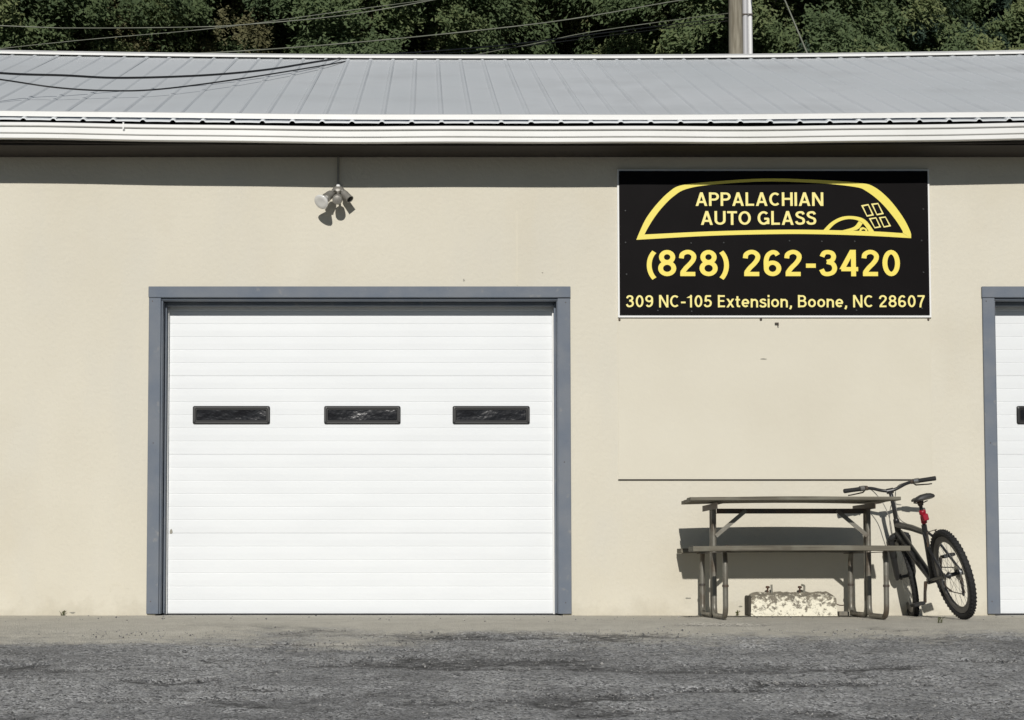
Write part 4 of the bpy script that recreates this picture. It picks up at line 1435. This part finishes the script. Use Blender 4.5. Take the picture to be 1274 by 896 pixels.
tag(gw, 'slanting guy wire to the right of the utility pole', 'guy wire')

# ------------------------------------------------------------------ trees on the slope behind
def crown_mesh(name, seed, kind, H, RAD, nspray, nleaf, leaf):
    """feathery crown: every spray is a drooping twig fan carrying many small leaves"""
    r = np.random.default_rng(seed)
    Bs, As, Ls, cs = [], [], [], []
    for k in range(nspray):
        if kind == 'conifer':
            t = r.random() ** 0.8
            rad = RAD * (1.04 - t) * (0.25 + 0.75 * r.random() ** 0.6)
            a = r.random() * 2 * np.pi
            b_ = np.array([rad * np.cos(a), rad * np.sin(a), H * (0.10 + 0.90 * t) - 0.18 * rad])
            a += r.normal() * 0.5
            d = np.array([np.cos(a), np.sin(a), 0.05 + 0.25 * r.normal()])
            L = (0.75 + 0.9 * r.random()) * (1.1 - 0.5 * t)
        else:
            v = r.normal(size=3)
            v /= np.linalg.norm(v)
            q = 0.35 + 0.65 * r.random() ** 0.5
            wob = 1 + 0.25 * np.sin(v[0] * 4 + seed) * np.cos(v[2] * 5 + seed)
            b_ = np.array([v[0] * RAD * q * wob, v[1] * RAD * q * wob, H * 0.60 + v[2] * H * 0.38 * q])
            d = v * 0.8 + r.normal(size=3) * 0.45 + np.array([0, 0, 0.35])
            L = 0.6 + 0.8 * r.random()
        d = d / np.linalg.norm(d)
        Bs.append(b_)
        As.append(d)
        Ls.append(L)
        cs.append((b_, None))
    per = nleaf // nspray
    Bv = np.repeat(np.array(Bs), per, 0)
    Av = np.repeat(np.array(As), per, 0)
    Lv = np.repeat(np.array(Ls), per)[:, None]
    N = len(Bv)
    t = (r.random(N) ** 0.75)[:, None]
    side = np.cross(Av, np.array([0.0, 0.0, 1.0]))
    side /= np.linalg.norm(side, axis=1)[:, None] + 1e-6
    upv = np.cross(side, Av)
    # leaves sit on side twigs, so each fan has fingers and gaps
    nf = 7
    fi = r.integers(0, nf, N)
    fo = np.repeat(r.random((nspray, nf)), per, 0)[np.arange(N), fi][:, None]
    sg_ = np.where(fi % 2 == 0, 1.0, -1.0)[:, None]
    tw = t * 0.55 * Lv * (1.05 - 0.8 * fo)
    wide = 0.42 if kind == 'conifer' else 0.5
    P = Bv + Av * (Lv * fo * 0.85 + tw * 0.8) + side * sg_ * tw * wide * 2 + upv * r.normal(size=(N, 1)) * (0.035 if kind == 'conifer' else 0.11) * Lv
    P += r.normal(size=(N, 3)) * (0.035 if kind == 'conifer' else 0.06)
    droop = np.linalg.norm(P - Bv, axis=1)
    P[:, 2] -= (0.28 if kind == 'conifer' else 0.12) * droop ** 2
    rad_ = P * np.array([1.0, 1.0, 0.0])
    rad_ /= np.linalg.norm(rad_, axis=1)[:, None] + 1e-6
    n = upv * 0.2 + rad_ * 1.1 + r.normal(size=(N, 3)) * 0.45 + np.array([0, 0, 0.45])
    n /= np.linalg.norm(n, axis=1)[:, None]
    u = np.cross(n, r.normal(size=(N, 3)))
    u /= np.linalg.norm(u, axis=1)[:, None]
    w = np.cross(n, u)
    L = leaf * (0.6 + 0.8 * r.random(N))[:, None]
    Wd = L * (0.17 if kind == 'conifer' else 0.30)
    V = np.stack([P - u * L * 0.5 + w * Wd, P - u * L * 0.5 - w * Wd, P + u * L * 0.6], 1).reshape(-1, 3)
    F = np.arange(N * 3).reshape(N, 3)
    me = np_mesh(name, V, F)
    tn = np.repeat(np.clip(r.normal(0.5, 0.26, nspray), 0, 1), per * 3)
    at = me.attributes.new('tone', 'FLOAT', 'POINT')
    at.data.foreach_set('value', tn.astype(np.float32))
    return me, cs

def trunk_mesh(name, seed, H, cs, kind, mat_):
    r_ = random.Random(seed)
    m = MB()
    topz = H * (0.97 if kind == 'conifer' else 0.72)
    pts = [(r_.uniform(-0.12, 0.12) * (k > 0), r_.uniform(-0.12, 0.12) * (k > 0), -0.4 + (topz + 0.4) * k / 6) for k in range(7)]
    m.tube(pts, [0.20 * (1 - 0.85 * k / 6) + 0.02 for k in range(7)], 9)
    for c, s in cs[::3]:
        c = Vector(c)
        hgt = max(0.5, min(topz * 0.95, c.z - 0.45 * Vector((c.x, c.y)).length - 0.2))
        b0 = Vector((0, 0, hgt))
        mid = (b0 + c) / 2 + Vector((0, 0, -0.12 if kind == 'conifer' else 0.1))
        m.tube([b0, mid, c], [0.05, 0.03, 0.010], 5, caps=False)
    ob = m.build(name, mat_, smooth=True, local=True)
    me = ob.data
    bpy.data.objects.remove(ob)
    return me
PROTO = {}
specs = {'leafy_a': ('leafy', 8.5, 3.4, 900, 760000, 0.068, M_leafA, M_bark), 'leafy_b': ('leafy', 9.5, 3.8, 950, 700000, 0.068, M_leafB, M_bark),
         'conifer_a': ('conifer', 13.0, 3.0, 900, 760000, 0.088, M_leafC, M_bark)}
for q, (nm, (kind, H, RAD, nc, nl, lf, lm, tm)) in enumerate(specs.items()):
    cme, cs = crown_mesh('crown', 100 + q, kind, H, RAD, nc, nl, lf)
    cme.materials.append(lm)
    PROTO[nm] = (cme, trunk_mesh('trunk', 300 + q, H, cs[::3], kind, tm))
    if nm == 'leafy_a':
        PROTO['leafy_c'] = (cme, trunk_mesh('trunk', 350 + q, H, cs[1::3], kind, M_palebark))
    if nm == 'conifer_a':
        PROTO['conifer_b'] = (cme, trunk_mesh('trunk', 350 + q, H, cs[1::3], kind, M_palebark))
def tree(name, proto, x, y, rot, sc, label, group):
    z = gz(x, y)
    t = thing(name, label, 'tree', (x, y, z), group)
    t.rotation_euler = (0, 0, rot)
    t.scale = (sc, sc, sc)
    for nm, me in zip(('crown', 'trunk'), PROTO[proto]):
        o = bpy.data.objects.new(nm, me)
        COL.objects.link(o)
        o.parent = t
G1 = 'trees just behind the roof'
front = [('leafy_tree', 'leafy_a', -9.6, 25.5, 0.3, 1.35, 'leafy tree showing above the roof at the far left edge'),
         ('leafy_tree', 'leafy_b', -6.3, 28.0, 1.9, 1.25, 'leafy olive green tree above the roof left of the wall light'),
         ('conifer_tree', 'conifer_b', -3.9, 30.5, 0.8, 1.15, 'dark conifer above the roof, roughly over the wall light'),
         ('leafy_tree', 'leafy_a', -1.6, 27.0, 4.1, 1.3, 'mid green leafy tree above the roof over the left door'),
         ('leafy_tree', 'leafy_b', 1.5, 29.5, 5.2, 1.22, 'olive leafy tree in the middle of the ridge'),
         ('conifer_tree', 'conifer_a', 4.1, 31.5, 2.2, 1.0, 'dark conifer left of the utility pole'),
         ('leafy_tree', 'leafy_c', 7.2, 28.0, 0.9, 1.4, 'leafy tree directly behind the utility pole'),
         ('conifer_tree', 'conifer_b', 9.9, 27.5, 3.6, 1.2, 'dark conifer right of the utility pole beyond the guy wire'),
         ('leafy_tree', 'leafy_a', 12.4, 29.5, 2.7, 1.28, 'leafy tree above the roof near the right edge'),
         ('conifer_tree', 'conifer_a', 14.9, 27.0, 5.5, 1.05, 'dark conifer at the far right edge above the roof')]
for (nm, pr, x, y, ro, sc_, lb) in front:
    tree(nm, pr, x, y, ro, sc_, lb, G1)
r_ = random.Random(77)
k = 0
for row, (y0, n, w) in enumerate(((36, 9, 17), (45, 10, 21), (58, 11, 26))):
    for q in range(n):
        x = -w * 0.82 + (w * 2.05) * (q + 0.5) / n + r_.uniform(-0.8, 0.8)
        y = y0 + r_.uniform(-2, 2)
        pr = ('conifer_a', 'leafy_b', 'conifer_b', 'leafy_a', 'conifer_a')[k % 5]
        nm = 'conifer_tree' if pr.startswith('con') else 'leafy_tree'
        tree(nm, pr, x, y, r_.uniform(0, 6.2), r_.uniform(1.0, 1.35), 'dark conifer standing deeper in the wood behind the roof' if nm[0] == 'c' else 'leafy tree standing deeper in the wood behind the roof', 'trees deeper in the wood')
        k += 1
